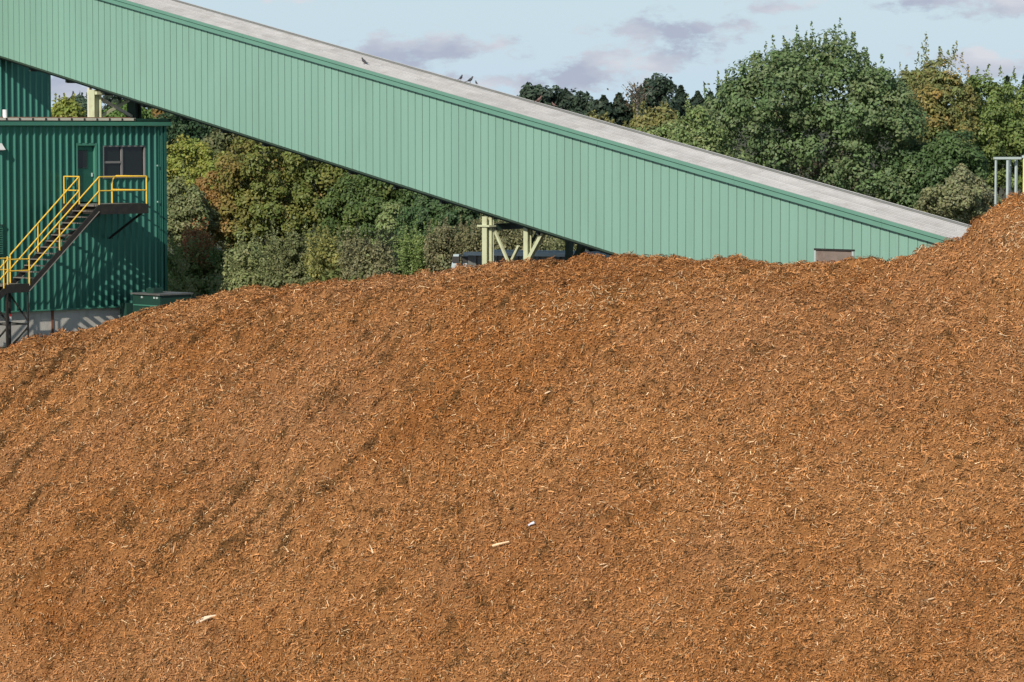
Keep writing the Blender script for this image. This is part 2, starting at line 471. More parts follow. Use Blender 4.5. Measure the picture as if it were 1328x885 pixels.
pile = np_mesh('bark_pile', np.stack([PX, PY, PZ], -1).reshape(-1, 3), Fp, M['pile'], pc, org=(0, 92, 0), smooth=True)
tag(pile, 'huge orange brown heap of shredded bark and wood chips filling the foreground', 'bark pile')


def surf(x, y):
    """height and normal of the pile"""
    h = .15
    z = pile_z(x, y, False)
    zx = (pile_z(x + h, y, False) - pile_z(x - h, y, False)) / (2 * h); zy = (pile_z(x, y + h, False) - pile_z(x, y - h, False)) / (2 * h)
    n = np.stack([-zx, -zy, np.ones_like(zx)], -1); n /= np.linalg.norm(n, axis=-1, keepdims=True)
    return pile_z(x, y, True), n


def wedge(n, rs):
    y = rs.uniform(77, 111.5, int(n * 1.0)); x = rs.uniform(-1, 1, len(y)) * (.158 * y + 1.2)
    return x, y


NCH = 880000
cx, cy = wedge(NCH, RNG)
yc = np.interp(cx, cpts[:, 0], cpts[:, 1])
keep = cy < yc + 1.5
# nothing below the foot of the picture plus a margin
cx, cy = cx[keep], cy[keep]
cz, cn = surf(cx, cy)
vis = cz > (15 - .180 * cy)
cx, cy, cz, cn = cx[vis], cy[vis], cz[vis], cn[vis]
n = len(cx)
a_, b_ = tone(cx, cy)
pale_zone = .5 * np.exp(-((cx - 2.2) / 2.6) ** 2 - ((cy - 95.2) / .7) ** 2) + .9 * np.exp(-((cx - 13.9) / .55) ** 2 - ((cy - 91.6) / .7) ** 2) \
    + .22 * np.exp(-((cx + 8.2) / 1.3) ** 2 - ((cy - 99.2) / 1.0) ** 2) + .2 * np.exp(-((cx - 5) / 2.5) ** 2 - ((cy - 86) / 1.6) ** 2)
u = RNG.rand(n)
cc = np.empty((n, 3))
w = np.clip(.5 + .9 * a_ + .35 * RNG.randn(n), 0, 1)[:, None]
cc[:] = C_BASE * (1 - w) + C_TAN * w
g_ = np.clip(.1 + 1.0 * b_ + .2 * RNG.randn(n), 0, .9)[:, None]
cc = cc * (1 - g_) + C_GREY * g_
dk = u < .08 + .80 * shade_streaks(cx, cy); cc[dk] = C_DARK * (.7 + 1.3 * RNG.rand(dk.sum(), 1))  # dark chips at random, and more often where shade is painted
pl = u > .946 - .34 * pale_zone; cc[pl] = C_PALE * (.62 + .45 * RNG.rand(pl.sum(), 1))
cc *= np.exp(RNG.normal(.02, .26, (n, 1))).clip(.5, 1.7)
L = np.exp(RNG.normal(math.log(.060), .50, n)).clip(.024, .28); W = L * RNG.uniform(.17, .42, n); W = W.clip(.010, .030)
L[pl] *= 1.12; W[pl] *= .72
ang = RNG.uniform(0, 2 * np.pi, n)
t1 = np.stack([np.ones(n), np.zeros(n), cn[:, 0] / -cn[:, 2] * -1 * 0], -1)
t1 = t1 - (t1 * cn).sum(1, keepdims=True) * cn; t1 /= np.linalg.norm(t1, axis=1, keepdims=True)
t2 = np.cross(cn, t1)
D = t1 * np.cos(ang)[:, None] + t2 * np.sin(ang)[:, None]
tilt = RNG.normal(0, .38, n)[:, None]; D = D * np.cos(tilt) + cn * np.sin(tilt)
S = np.cross(cn, D); S /= np.linalg.norm(S, axis=1, keepdims=True)
roll = RNG.normal(0, .55, n)[:, None]; S = S * np.cos(roll) + np.cross(D, S) * np.sin(roll)
P = np.stack([cx, cy, cz], -1) + cn * RNG.uniform(.012, .08, n)[:, None]
D = D * (L / 2)[:, None]; S = S * (W / 2)[:, None]
taper = RNG.uniform(.35, 1, n)[:, None]
V = np.stack([P - D - S * taper, P + D - S, P + D + S * taper, P - D + S], 1).reshape(-1, 3)
Fc = np.arange(n * 4).reshape(n, 4)
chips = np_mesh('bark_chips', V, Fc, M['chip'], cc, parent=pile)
tag(chips, kind='stuff')

# larger pale splinters lying on the pile, each a piece of its own
spl = []
for k in range(4):
    rr = random.Random(50 + k)
    m_ = MB(); L_ = .5; n_ = 5
    up, lo = [], []
    for i in range(n_):
        t = i / (n_ - 1); w_ = (.030 + .012 * math.sin(t * 5 + k)) * (1 - .45 * t ** 3) * (1 - .3 * (t < .1)); z_ = .018 * math.sin(t * 2.6 + k)
        yo = .02 * math.sin(t * 3.3 + k * 2)
        up += [(t * L_ - L_ / 2, yo - w_, z_ + .012), (t * L_ - L_ / 2, yo + w_, z_ + .02)]
        lo += [(t * L_ - L_ / 2, yo - w_, z_ - .012), (t * L_ - L_ / 2, yo + w_, z_ - .01)]
    fs = []
    o_ = n_ * 2
    for i in range(n_ - 1):
        a, b, c, d = 2 * i, 2 * i + 1, 2 * i + 3, 2 * i + 2
        fs += [(a, b, c, d), (o_ + d, o_ + c, o_ + b, o_ + a), (a, d, o_ + d, o_ + a), (c, b, o_ + b, o_ + c)]
    fs += [(0, o_, o_ + 1, 1), (o_ - 2, o_ - 1, 2 * o_ - 1, 2 * o_ - 2)]
    m_.add(up + lo, fs)
    me = bpy.data.meshes.new('wood_splinter'); me.from_pydata(m_.v, [], m_.f); me.materials.append(M['palewood']); spl.append(me)
rs = np.random.RandomState(99)
sx, sy = wedge(900, rs)
ycs = np.interp(sx, cpts[:, 0], cpts[:, 1]); ok = (sy < ycs - .3)
sx, sy = sx[ok], sy[ok]; sz, sn = surf(sx, sy); ok = sz > 15 - .168 * sy
sx, sy, sz, sn = sx[ok][:210], sy[ok][:210], sz[ok][:210], sn[ok][:210]


def lay(o, x, y, z, nrm, yaw, s, lift=.03, roll=0., pitch=0.):
    nv = Vector(nrm); qt = Vector((0, 0, 1)).rotation_difference(nv)
    from mathutils import Euler
    o.rotation_mode = 'QUATERNION'; o.rotation_quaternion = qt @ Euler((roll, pitch, yaw), 'XYZ').to_quaternion()
    o.scale = s
    return Vector((x, y, z)) + nv * lift


for i in range(len(sx)):
    o = bpy.data.objects.new('wood_splinter', spl[i % 4]); col.objects.link(o); o.parent = pile
    sc_ = float(np.exp(rs.normal(-.95, .35)))
    p = lay(o, sx[i], sy[i], sz[i], sn[i], rs.uniform(0, 6.3), (sc_, sc_ * rs.uniform(.5, .9), sc_), .035, rs.normal(0, .4), rs.normal(0, .22))
    o.location = p - Vector((0, 92, 0))


def on_pile(x, y):
    """the point of the pile seen at a photo pixel"""
    ds = np.arange(74, 112, .04); P = np.array([at(x, y, d) for d in ds]); z = pile_z(P[:, 0], P[:, 1])
    i = np.argmax(P[:, 2] <= z)
    return P[i]


def lone(name, pxy, yaw, scale, m, label, cat, base=0, lift=.06):
    p = on_pile(*pxy)
    z, nn = surf(np.array([p[0]]), np.array([p[1]]))
    me = spl[base].copy(); me.materials.clear(); me.materials.append(m)
    o = bpy.data.objects.new(name, me); col.objects.link(o)
    o.location = lay(o, p[0], p[1], float(z[0]), nn[0], yaw, scale, lift)
    return tag(o, label, cat)


lone('wood_slab', (268, 807), .25, (1.15, 1.5, 1.6), M['whitewood'], 'large pale wood slab lying alone near the bottom left of the bark pile', 'wood piece', 0, .07)
lone('wood_slab', (651, 708), -.12, (.95, .8, 1.2), M['palewood'], 'long pale sliver of wood just below the small white scrap on the bark pile', 'wood piece', 1, .06)
lone('wood_slab', (86, 427), .15, (1.5, 1.3, 1.6), M['palewood'], 'pale wood slab on the pile crest in front of the concrete plinth', 'wood piece', 2, .10)
lone('plastic_scrap', (690, 683), .3, (.36, 1.2, 1.2), M['plastic'], 'tiny white plastic scrap beside a dark hollow in the middle of the pile', 'scrap', 3, .06)
lone('wood_slab', (941, 390), .1, (.55, 1.2, 1.3), M['palewood'], 'short pale wood chunk on the upper terrace of the bark pile', 'wood piece', 3, .06)
lone('wood_slab', (482, 715), 1.9, (.7, .7, 1), M['palewood'], 'pale splinter pointing downhill left of the long sliver on the pile', 'wood piece', 1, .06)

# ================================================================== inclined conveyor gallery
G0 = np.array([-20.858, 136.1, 18.104]); GS = -.20836; GH = 3.504; GW = 2.5
gd = np.array([q, -q, 0.]); ge = np.array([q, q, 0.])      # down the gallery, across it (away from the camera)


def G(s, w, z):
    """s along the gallery (level metres), w across it, z above its lower edge"""
    return G0 + gd * s + ge * w + np.array([0, 0, GS * s + z])


S0, S1 = -9.0, 53.5
gal = empty('conveyor_gallery', G(30, 1.5, -6), 'long inclined mint green conveyor gallery with weathered grey roof', 'conveyor gallery')
PITCH = .37
prof = [(0, 0), (.20, 0), (.215, .014), (.325, .014), (.327, -.024), (.341, -.024), (.344, 0), (PITCH + .001, 0)]


def gallery_panel(side):
    m_ = MB(); V_, F_ = [], []
    for (a, h) in prof:
        w_ = -h if side == 0 else GW + h
        V_ += [G(a, w_, .02), G(a, w_, GH - .02)]
    for (a, h) in prof:
        w_ = .09 if side == 0 else GW - .09
        V_ += [G(a, w_, .02), G(a, w_, GH - .02)]
    k = len(prof) * 2
    for i in range(len(prof) - 1):
        F_ += [(2 * i, 2 * i + 2, 2 * i + 3, 2 * i + 1), (k + 2 * i, k + 2 * i + 1, k + 2 * i + 3, k + 2 * i + 2)]
        F_ += [(2 * i + 1, 2 * i + 3, k + 2 * i + 3, k + 2 * i + 1), (2 * i, k + 2 * i, k + 2 * i + 2, 2 * i + 2)]
    m_.add(V_, F_)
    return m_


n_pan = int((S1 - S0) / PITCH)
for side in (0, 1):
    proto = gallery_panel(side).build('siding_panel', M['mint'], gal)
    hs0 = along(G0, gd, 1057); hs1 = along(G0, gd, 1108)
    for i in range(n_pan):
        s_ = S0 + i * PITCH
        off = gd * s_ + np.array([0, 0, GS * s_])
        if i == 0:
            proto.location = tuple(off)
        else:
            place(proto, 'siding_panel', off, gal)
# eave trim in two steps, roof sheets, ridge cap, underside
OV = .14


def gbar(s0, s1, w0, w1, z0, z1):
    return MB().hexa([G(s0, w0, z0), G(s0, w1, z0), G(s0, w1, z1), G(s0, w0, z1)], [G(s1, w0, z0), G(s1, w1, z0), G(s1, w1, z1), G(s1, w0, z1)])


for side in (0, 1):
    f = (lambda w: w) if side == 0 else (lambda w: GW - w)
    ks = np.arange(S0, S1, 6.1)
    for a in ks:
        b = min(a + 6.1, S1)
        gbar(a + .004, b - .004, f(-OV), f(.0), GH - .005, GH + .150).build('fascia', M['mint_trim'], gal)
        gbar(a + .004, b - .004, f(-OV - .04), f(-.02), GH + .168, GH + .285).build('eave_trim', M['mint_trim'], gal)
RZ0, RZ1 = GH + .298, GH + .525
half = GW / 2
ns = 5
for side in (0, 1):
    f = (lambda w: w) if side == 0 else (lambda w: GW - w)
    wa, wb = -OV - .04, half
    for j in range(ns):
        w0 = wa + (wb - wa) * j / ns; w1 = wa + (wb - wa) * (j + 1) / ns
        z0 = RZ0 + (RZ1 - RZ0) * j / ns; z1 = RZ0 + (RZ1 - RZ0) * (j + 1) / ns
        for a in np.arange(S0 + (j % 2) * 2.3, S1, 5.2):
            b = min(a + 5.19, S1)
            m_ = MB()
            pr = [(0, 0), (.12, 0), (.155, .022), (.19, .022), (.225, 0), (.47, 0), (.505, .022), (.54, .022), (.575, 0), (.86, 0), (.90, .03), (.96, .03), (.998, .004)]
            V_ = []
            lift = .004 * (j % 2)
            for (t, h) in pr:
                ww = f(w0 + (w1 - w0) * t); zz = z0 + (z1 - z0) * t + h + lift
                V_ += [G(a, ww, zz), G(b, ww, zz)]
            for t in (1, 0):
                ww = f(w0 + (w1 - w0) * t); zz = z0 + (z1 - z0) * t - .012
                V_ += [G(a, ww, zz), G(b, ww, zz)]
            m2 = len(V_) // 2
            F_ = [(2 * i, 2 * ((i + 1) % m2), 2 * ((i + 1) % m2) + 1, 2 * i + 1) for i in range(m2)]
            F_ += [tuple(2 * i for i in range(m2)), tuple(2 * i + 1 for i in range(m2 - 1, -1, -1))]
            m_.add(V_, F_)
            m_.build('roof_sheet', M['roof'], gal)
for a in np.arange(S0, S1, 6.1):
    b = min(a + 6.1, S1)
    gbar(a, b - .01, half - .09, half + .09, RZ1 - .0, RZ1 + .034).build('ridge_cap', M['roof_dark'], gal)
gbar(S0, S1, .20, GW - .20, -.16, .10).build('floor', M['soffit'], gal)
gbar(S0, S1, -.012, .02, -.05, .016).build('bottom_trim', M['dark_steel'], gal)
gbar(S0, S1, .04, GW - .04, GH - .1, GH + .27).build('roof_structure', M['soffit'], gal)
gbar(S1, S1 + .05, 0, GW, 0, GH + .2).build('end_wall', M['mint'], gal)
for a in np.arange(S0 + 1, S1, 2.4):
    gbar(a, a + .12, .25, GW - .25, -.28, -.165).build('floor_beam', M['soffit'], gal)
# brown hatch low in the wall, half buried
hz1 = lambda s: at(1080, 323, (G0 + gd * s)[1])[2]
zt = hz1((hs0 + hs1) / 2); zb = zt - 1.1


def GL(s, w, z):
    return np.array([*(G0 + gd * s + ge * w)[:2], z])


def lbar(s0, s1, w0, w1, z0, z1):
    return MB().hexa([GL(s0, w0, z0), GL(s0, w1, z0), GL(s0, w1, z1), GL(s0, w0, z1)], [GL(s1, w0, z0), GL(s1, w1, z0), GL(s1, w1, z1), GL(s1, w0, z1)])


hatch = lbar(hs0 + .07, hs1 - .07, -.045, .01, zb, zt - .06).build('hatch', M['hatch'], gal)
lbar(hs0, hs1, -.085, .0, zt - .058, zt + .0).build('hatch_frame', M['black'], hatch)
lbar(hs0, hs0 + .068, -.075, .0, zb, zt - .06).build('hatch_frame', M['galvpost'], hatch)
lbar(hs1 - .068, hs1, -.075, .0, zb, zt - .06).build('hatch_frame', M['galvpost'], hatch)

# ================================================================== green corrugated building
B0 = np.array([-16.1365, 127.0, 0.]); be = np.array([q, q, 0.]); bn = np.array([q, -q, 0.])


def Bp(s, w, z):
    """s along the front wall, w out from it towards the camera, z height"""
    return B0 + be * s + bn * w + np.array([0, 0, z])


def bbox(s0, s1, w0, w1, z0, z1):
    return MB().hexa([Bp(s0, w0, z0), Bp(s1, w0, z0), Bp(s1, w1, z0), Bp(s0, w1, z0)], [Bp(s0, w0, z1), Bp(s1, w0, z1), Bp(s1, w1, z1), Bp(s0, w1, z1)])


ZB, ZF, ZR = 8.32, 15.26, 15.55
SR, SL = 3.70, -14.0
DEP = -9.0
bld = empty('corrugated_building', Bp(-2, 0, YARD), 'low dark green corrugated steel building with concrete plinth at the left edge', 'building')
RP = .305


def ribbed(fn, s0, s1, z0, z1, name, m, parent, depth=.060):
    """corrugated sheet between s0 and s1; fn(s, out, z) -> point"""
    prof_ = [(0, 0), (.150, 0), (.198, 1), (.232, 1), (.282, 0)]
    k0 = math.floor(s0 / RP) - 1; k1 = math.ceil(s1 / RP) + 1
    pts = []
    for k in range(k0, k1 + 1):
        for (a, h) in prof_:
            pts.append((k * RP + a, h * depth))
    ss = [p[0] for p in pts]; hh = [p[1] for p in pts]
    xs = [s0] + [a for a in ss if s0 + 1e-4 < a < s1 - 1e-4] + [s1]
    V_, F_ = [], []
    for a in xs:
        h = float(np.interp(a, ss, hh)); V_ += [fn(a, h, z0), fn(a, h, z1)]
    for a in xs:
        V_ += [fn(a, -.03, z0), fn(a, -.03, z1)]
    k = len(xs) * 2
    for i in range(len(xs) - 1):
        F_ += [(2 * i, 2 * i + 2, 2 * i + 3, 2 * i + 1), (k + 2 * i, k + 2 * i + 1, k + 2 * i + 3, k + 2 * i + 2),
               (2 * i + 1, 2 * i + 3, k + 2 * i + 3, k + 2 * i + 1), (2 * i, k + 2 * i, k + 2 * i + 2, 2 * i + 2)]
    F_ += [(0, 1, k + 1, k), (k - 2, 2 * k - 2, 2 * k - 1, k - 1)]
    return MB().add(V_, F_).build(name, m, parent)


sD0, sD1 = along(B0, be, 99.5), along(B0, be, 127.5)
sW0, sW1 = along(B0, be, 135.5), along(B0, be, 190.5)
zD0, zD1 = 12.36, 14.60
zW0, zW1 = 13.30, 14.50
PW = RP * 3
k = math.floor(SL / PW)
cuts = sorted({round(i * PW, 4) for i in range(k, 10) if SL < i * PW < SR - .06} | {SL, SR - .06, sD0, sD1, sW0, sW1})
for a, b in zip(cuts[:-1], cuts[1:]):
    if b - a < .02: continue
    mid = (a + b) / 2
    spans = [(ZB, ZF - .02)]
    if sD0 < mid < sD1: spans = [(ZB, zD0 - .05), (zD1, ZF - .02)]
    if sW0 < mid < sW1: spans = [(ZB, zW0), (zW1, ZF - .02)]
    for (z0, z1) in spans:
        ribbed(Bp, a, b - .001, z0, z1, 'siding_panel', M['green'], bld)
bbox(SL, SR - .01, -.25, -.034, YARD - .5, ZF).build('inner_wall', M['green_dark'], bld) if False else None
# plinth in cast lengths with joints
pj = [SL, -9.5, -6.6, -3.72, -2.2, -.4, 1.15, 2.4, SR - .02]
for a, b in zip(pj[:-1], pj[1:]):
    bbox(a, b - .012, -.36, -.12, YARD - .3, ZB + .02).build('plinth_block', M['concrete'], bld)
bbox(SL, SR - .04, -.40, -.135, YARD - .3, ZB - .02).build('plinth_core', M['roof_dark'], bld)
sRu = along(B0, be, 70.5)
bbox(sRu - .055, sRu + .055, -.118, -.09, YARD, ZB - .01).build('rusty_strap', M['rust'], bld)
bbox(SL, SR + .06, -.13, .064, ZB - .04, ZB + .015).build('base_trim', M['green_trim'], bld)
# corner trim, side and back walls
bbox(SR - .06, SR + .06, -.30, .085, ZB + .02, ZF - .02).build('corner_trim', M['green'], bld)
bbox(SR - .055, SR + .0, DEP, -.31, YARD - .3, ZF - .02).build('side_wall', M['green'], bld)
bbox(SL, SR - .06, DEP, DEP + .15, YARD - .3, ZF - .02).build('back_wall', M['green'], bld)
bbox(SL, SL + .1, DEP + .16, -.31, YARD - .3, ZF - .02).build('side_wall', M['green'], bld)
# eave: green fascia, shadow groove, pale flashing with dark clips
ev = .22
bbox(SL, SR + .16, DEP - .2, ev - .06, ZF - .01, ZR - .11).build('roof_slab', M['roof_dark'], bld)
fa = bbox(SL, SR + .20, ev - .055, ev, ZF, ZR - .145).build('fascia', M['green_trim'], bld)
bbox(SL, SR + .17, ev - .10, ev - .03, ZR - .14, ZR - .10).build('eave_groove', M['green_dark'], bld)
gut = bbox(SL, along(B0, be, 173), ev - .3, ev + .015, ZR - .098, ZR).build('eave_flashing', M['cream'], bld)
bbox(along(B0, be, 173) + .003, SR + .18, ev - .3, ev - .01, ZR - .098, ZR - .02).build('eave_flashing', M['green_dark'], bld)  # dark colour paints in the gallery's shadow on this end of the eave
bbox(SL, along(B0, be, 173), ev - .42, ev - .305, ZR - .09, ZR + .03).build('rusty_flashing', M['rust'], bld)
c0 = along(B0, be, 6.3); cstep = (along(B0, be, 106.8) - c0) / 6
for i in range(-12, 11):
    s_ = c0 + i * cstep
    if s_ < along(B0, be, 172) and s_ > SL:
        bbox(s_ - .035, s_ + .035, ev - .01, ev + .03, ZR - .085, ZR - .01).build('gutter_clip', M['black'], gut)
vp = Bp(along(B0, be, 5.5) + .2, -.1, ZR)
MB().tube([vp, vp + [0, 0, .30]], .085, 12).build('vent_pipe', M['white'], bld)
# door
dr = bbox(sD0 + .10, sD1 - .10, -.16, -.11, zD0, zD1 - .10).build('door', M['green'], bld)
bbox(sD0 + .002, sD0 + .098, -.18, .03, zD0 - .02, zD1 - .002).build('door_frame', M['green_trim'], dr)
bbox(sD1 - .098, sD1 - .002, -.18, .03, zD0 - .02, zD1 - .002).build('door_frame', M['green_trim'], dr)
bbox(sD0 + .10, sD1 - .10, -.18, .03, zD1 - .098, zD1 - .002).build('door_frame', M['green_trim'], dr)
wS0, wS1 = along(B0, be, 103.5), along(B0, be, 116.5)
bbox(wS0, wS1, -.112, -.10, 13.66, 14.30).build('door_window', M['glass'], dr)
for (a, b, z0, z1) in ((wS0 - .03, wS0, 13.63, 14.33), (wS1, wS1 + .03, 13.63, 14.33), (wS0, wS1, 14.30, 14.33), (wS0, wS1, 13.63, 13.66)):
    bbox(a + .001, b - .001, -.109, -.09, z0, z1).build('door_window_trim', M['green_dark'], dr)
bbox(sD1 - .19, sD1 - .15, -.108, -.05, 13.32, 13.46).build('door_handle', M['galvpost'], dr)
# window
fw = .05
win = bbox(sW0 + .001, sW0 + fw, -.15, .0, zW0 + .001, zW1 - .001).build('window', M['dkframe'], bld)
bbox(sW1 - fw, sW1 - .001, -.15, .0, zW0 + .001, zW1 - .001).build('frame', M['dkframe'], win)
bbox(sW0 + fw + .001, sW1 - fw - .001, -.15, .0, zW1 - fw, zW1 - .001).build('frame', M['dkframe'], win)
bbox(sW0 + fw + .001, sW1 - fw - .001, -.15, .0, zW0 + .001, zW0 + fw).build('frame', M['dkframe'], win)
sM = along(B0, be, 161)
bbox(sM - .05, sM + .03, -.14, -.03, zW0 + fw + .001, zW1 - fw - .001).build('mullion', M['dkframe'], win)
bbox(sW0 + fw + .001, sM - .051, -.14, -.035, 13.82, 13.90).build('transom', M['dkframe'], win)
bbox(sW0 - .03, sW1 + .03, .0, .10, zW0 - .05, zW0 + .02).build('sill', M['dkframe'], win)
bbox(sW0 + fw + .002, sM - .052, -.10, -.09, 13.902, zW1 - fw - .002).build('pane', M['glass'], win)
bbox(sW0 + fw + .002, sM - .052, -.10, -.09, zW0 + fw + .002, 13.818).build('pane', M['glass'], win)
bbox(sM + .032, sW1 - fw - .002, -.10, -.09, zW0 + fw + .002, zW1 - fw - .002).build('pane', M['glass'], win)
# louvre at the left edge
lz0, lz1 = at(0, 332, 124)[2], at(0, 293, 124)[2]
sl1 = along(B0, be, 4.5)
lv = bbox(sl1 - 1.2, sl1, .057, .085, lz0, lz0 + .05).build('wall_louvre', M['green_dark'], bld)
for i in range(12):
    z_ = lz0 + .07 + i * (lz1 - lz0 - .1) / 12
    bbox(sl1 - 1.15, sl1 - .05, .058, .10, z_, z_ + .035).build('louvre_slat', M['green_trim'], lv)
bbox(sl1 - 1.2, sl1, .057, .14, lz1, lz1 + .05).build('louvre_hood', M['green_dark'], lv)
for z_ in (at(205, 215, 129.2)[2], at(205, 262, 129.2)[2]):
    bbox(SR - .42, SR - .30, .058, .09, z_ - .03, z_ + .03).build('pipe_bracket', M['galvpost'], bld)
    pass
MB().tube([Bp(SR - .36, .10, ZB + .2), Bp(SR - .36, .10, ZF - .05)], .022, 6).build('conduit', M['green'], bld)
# wall lamp
wl_p = Bp(along(B0, be, .5), .06, at(2, 191, 124)[2])
lamp = empty('wall_lamp', wl_p, 'white wall lamp at the extreme left of the green building', 'lamp')
MB().hexa([wl_p + be * -.22 - np.array([0, 0, .10]), wl_p + be * .12 - np.array([0, 0, .10]), wl_p + be * .12 + bn * .22 - np.array([0, 0, .10]), wl_p + be * -.22 + bn * .22 - np.array([0, 0, .10])],
          [wl_p + be * -.22 + np.array([0, 0, .14]), wl_p + be * .05 + np.array([0, 0, .14]), wl_p + be * .05 + bn * .08 + np.array([0, 0, .14]), wl_p + be * -.22 + bn * .08 + np.array([0, 0, .14])]).build('housing', M['white'], lamp)
bb = wl_p - np.array([0, 0, .125])
MB().hexa([bb + be * -.18 + bn * .03, bb + be * .08 + bn * .03, bb + be * .08 + bn * .18, bb + be * -.18 + bn * .18],
          [bb + be * -.18 + bn * .03 + [0, 0, .024], bb + be * .08 + bn * .03 + [0, 0, .024], bb + be * .08 + bn * .18 + [0, 0, .024], bb + be * -.18 + bn * .18 + [0, 0, .024]]).build('lens', M['lens'], lamp)

# tall tower behind, which the gallery runs into
T0 = G(-1.1, 0, 0); T0 = np.array([T0[0], T0[1], 0.])


def Tp(s, w, z): return T0 + be * s + bn * w + np.array([0, 0, z])


tS1 = along(T0, be, 68.8)
tow = empty('transfer_tower', Tp(tS1 - 6, -4, YARD), 'tall dark green corrugated tower behind the low building and under the conveyor gallery', 'tower')
TZ = 24.0
for i in range(14):
    b = tS1 - i * PW; a = b - PW
    ribbed(Tp, a, b - .001, YARD, TZ, 'siding_panel', M['green'], tow)
tl = tS1 - 14 * PW


def tbox(s0, s1, w0, w1, z0, z1):
    return MB().hexa([Tp(s0, w0, z0), Tp(s1, w0, z0), Tp(s1, w1, z0), Tp(s0, w1, z0)], [Tp(s0, w0, z1), Tp(s1, w0, z1), Tp(s1, w1, z1), Tp(s0, w1, z1)])


tbox(tS1 - .08, tS1, -9, -.035, YARD, TZ).build('side_wall', M['green'], tow)
tbox(tl, tl + .08, -9, -.035, YARD, TZ).build('side_wall', M['green'], tow)
tbox(tl + .081, tS1 - .081, -9, -8.9, YARD, TZ).build('back_wall', M['green'], tow)
tbox(tl - .1, tS1 + .1, -9.1, .1, TZ + .002, TZ + .15).build('roof', M['roof_dark'], tow)

# ================================================================== staircase with landings
WI, WO = 1.05, 2.20
sA, sB = -1.235, 1.06                                    # upper landing along the wall
ZL = 12.30
st = empty('steel_staircase', Bp(-3, 1.6, YARD), 'black steel stairs with yellow handrails climbing to the green door', 'staircase')
# stair run
nb = along(Bp(0, WO, 0), be, 38)
sC = nb; ZC = ZL - 2.86
ld = bbox(sA, sB, .02, WO - .03, ZL - .07, ZL).build('landing', M['galv'], st)
bbox(sA + .0, sB, WO - .028, WO + .03, ZL - .36, ZL + .02).build('landing_beam', M['black'], ld)
bbox(sA, sB, .02, .07, ZL - .30, ZL - .072).build('landing_beam', M['black'], ld)
bbox(sB + .001, sB + .06, .02, WO + .03, ZL - .36, ZL + .02).build('landing_beam', M['black'], ld)
bbox(sA - .06, sA - .001, .02, WI - .05, ZL - .36, ZL + .02).build('landing_beam', M['black'], ld)
for s_ in np.linspace(sA + .2, sB - .2, 6):
    bbox(s_ - .025, s_ + .025, .08, WO - .035, ZL - .36, ZL - .072).build('joist', M['black'], ld)
for s_ in (sA + .1, sB - .15):
    MB().bar(Bp(s_, .08, ZL - 1.35), Bp(s_, WO - .12, ZL - .34), .07, .07).build('knee_brace', M['black'], ld)
# stringers
for w_ in (WI, WO):
    dz = .15
    MB().hexa([Bp(sA, w_ - .025, ZL - .40 + dz), Bp(sA, w_ + .025, ZL - .40 + dz), Bp(sA, w_ + .025, ZL + .0), Bp(sA, w_ - .025, ZL + .0)],
              [Bp(sC, w_ - .025, ZC - .40 + dz), Bp(sC, w_ + .025, ZC - .40 + dz), Bp(sC, w_ + .025, ZC + .0), Bp(sC, w_ - .025, ZC + .0)]).build('stringer', M['black'], st)
    MB().bar(Bp(sA, w_ + .035, ZL - .255), Bp(sC, w_ + .035, ZC - .255), .05, .02).build('stringer_flange', M['galv'], st)
nt = 13
for i in range(1, nt):
    t = i / nt; s_ = sA + (sC - sA) * t; z_ = ZL + (ZC - ZL) * t
    bbox(s_ - .13, s_ + .13, WI + .03, WO - .03, z_ - .035, z_).build('tread', M['galv'], st)
MB().bar(Bp(-1.9, WO - .1, ZL - .82), Bp(-2.55, .06, ZL - 1.75), .06, .09).build('knee_brace', M['black'], st)
# lower landing and next flight
sE = along(Bp(0, WO, 0), be, 9)
l2 = bbox(sE, sC, WI, WO - .03, ZC - .07, ZC).build('landing', M['galv'], st)
bbox(sE, sC, WO - .028, WO + .03, ZC - .30, ZC + .02).build('landing_beam', M['black'], l2)
bbox(sE, sC, WI - .06, WI - .002, ZC - .30, ZC + .02).build('landing_beam', M['black'], l2)
bbox(sC - .06, sC, WI + .0, WO - .032, ZC - .30, ZC - .072).build('landing_beam', M['black'], l2)
sF, ZG = sE - 2.9, YARD
for w_ in (WI, WO):
    MB().hexa([Bp(sE, w_ - .025, ZC - .30), Bp(sE, w_ + .025, ZC - .30), Bp(sE, w_ + .025, ZC), Bp(sE, w_ - .025, ZC)],
              [Bp(sF, w_ - .025, ZG - .2), Bp(sF, w_ + .025, ZG - .2), Bp(sF, w_ + .025, ZG + .05), Bp(sF, w_ - .025, ZG + .05)]).build('stringer', M['black'], st)
for i in range(1, 11):
    t = i / 11; s_ = sE + (sF - sE) * t; z_ = ZC + (ZG - ZC) * t
    bbox(s_ - .13, s_ + .13, WI + .03, WO - .03, z_ - .035, z_).build('tread', M['galv'], st)
# support frame under the lower landing
legs = [(sC - .03, WO - .02), (sE + .03, WO - .02), (sC - .03, WI + .0), (sE + .03, WI + .0)]
for i, (s_, w_) in enumerate(legs):
    MB().bar(Bp(s_, w_, YARD - .1), Bp(s_, w_, ZC - .31), .075 if i else .05, .075 if i else .05).build('leg', M['black'], st)


def br(a, b, z0, z1, w=.05):
    MB().bar(Bp(legs[a][0], legs[a][1], z0), Bp(legs[b][0], legs[b][1], z1), w, w).build('brace', M['black'], st)


zh = at(24, 422, 121.5)[2]
br(0, 2, zh, zh); br(1, 3, zh, zh); br(0, 1, zh, zh, .04); br(2, 3, zh, zh, .04)
br(2, 0, ZC - .4, zh + .1); br(0, 2, zh - .1, zh - .95); br(3, 1, ZC - .4, zh + .1); br(1, 3, zh - .1, zh - .95); br(1, 0, YARD + .1, zh - .15, .04)
# yellow handrails
RH = 1.04


def rail(pts, r=.026, name='handrail'):
    return MB().tube(pts, r, 8).build(name, M['yellow'], st)


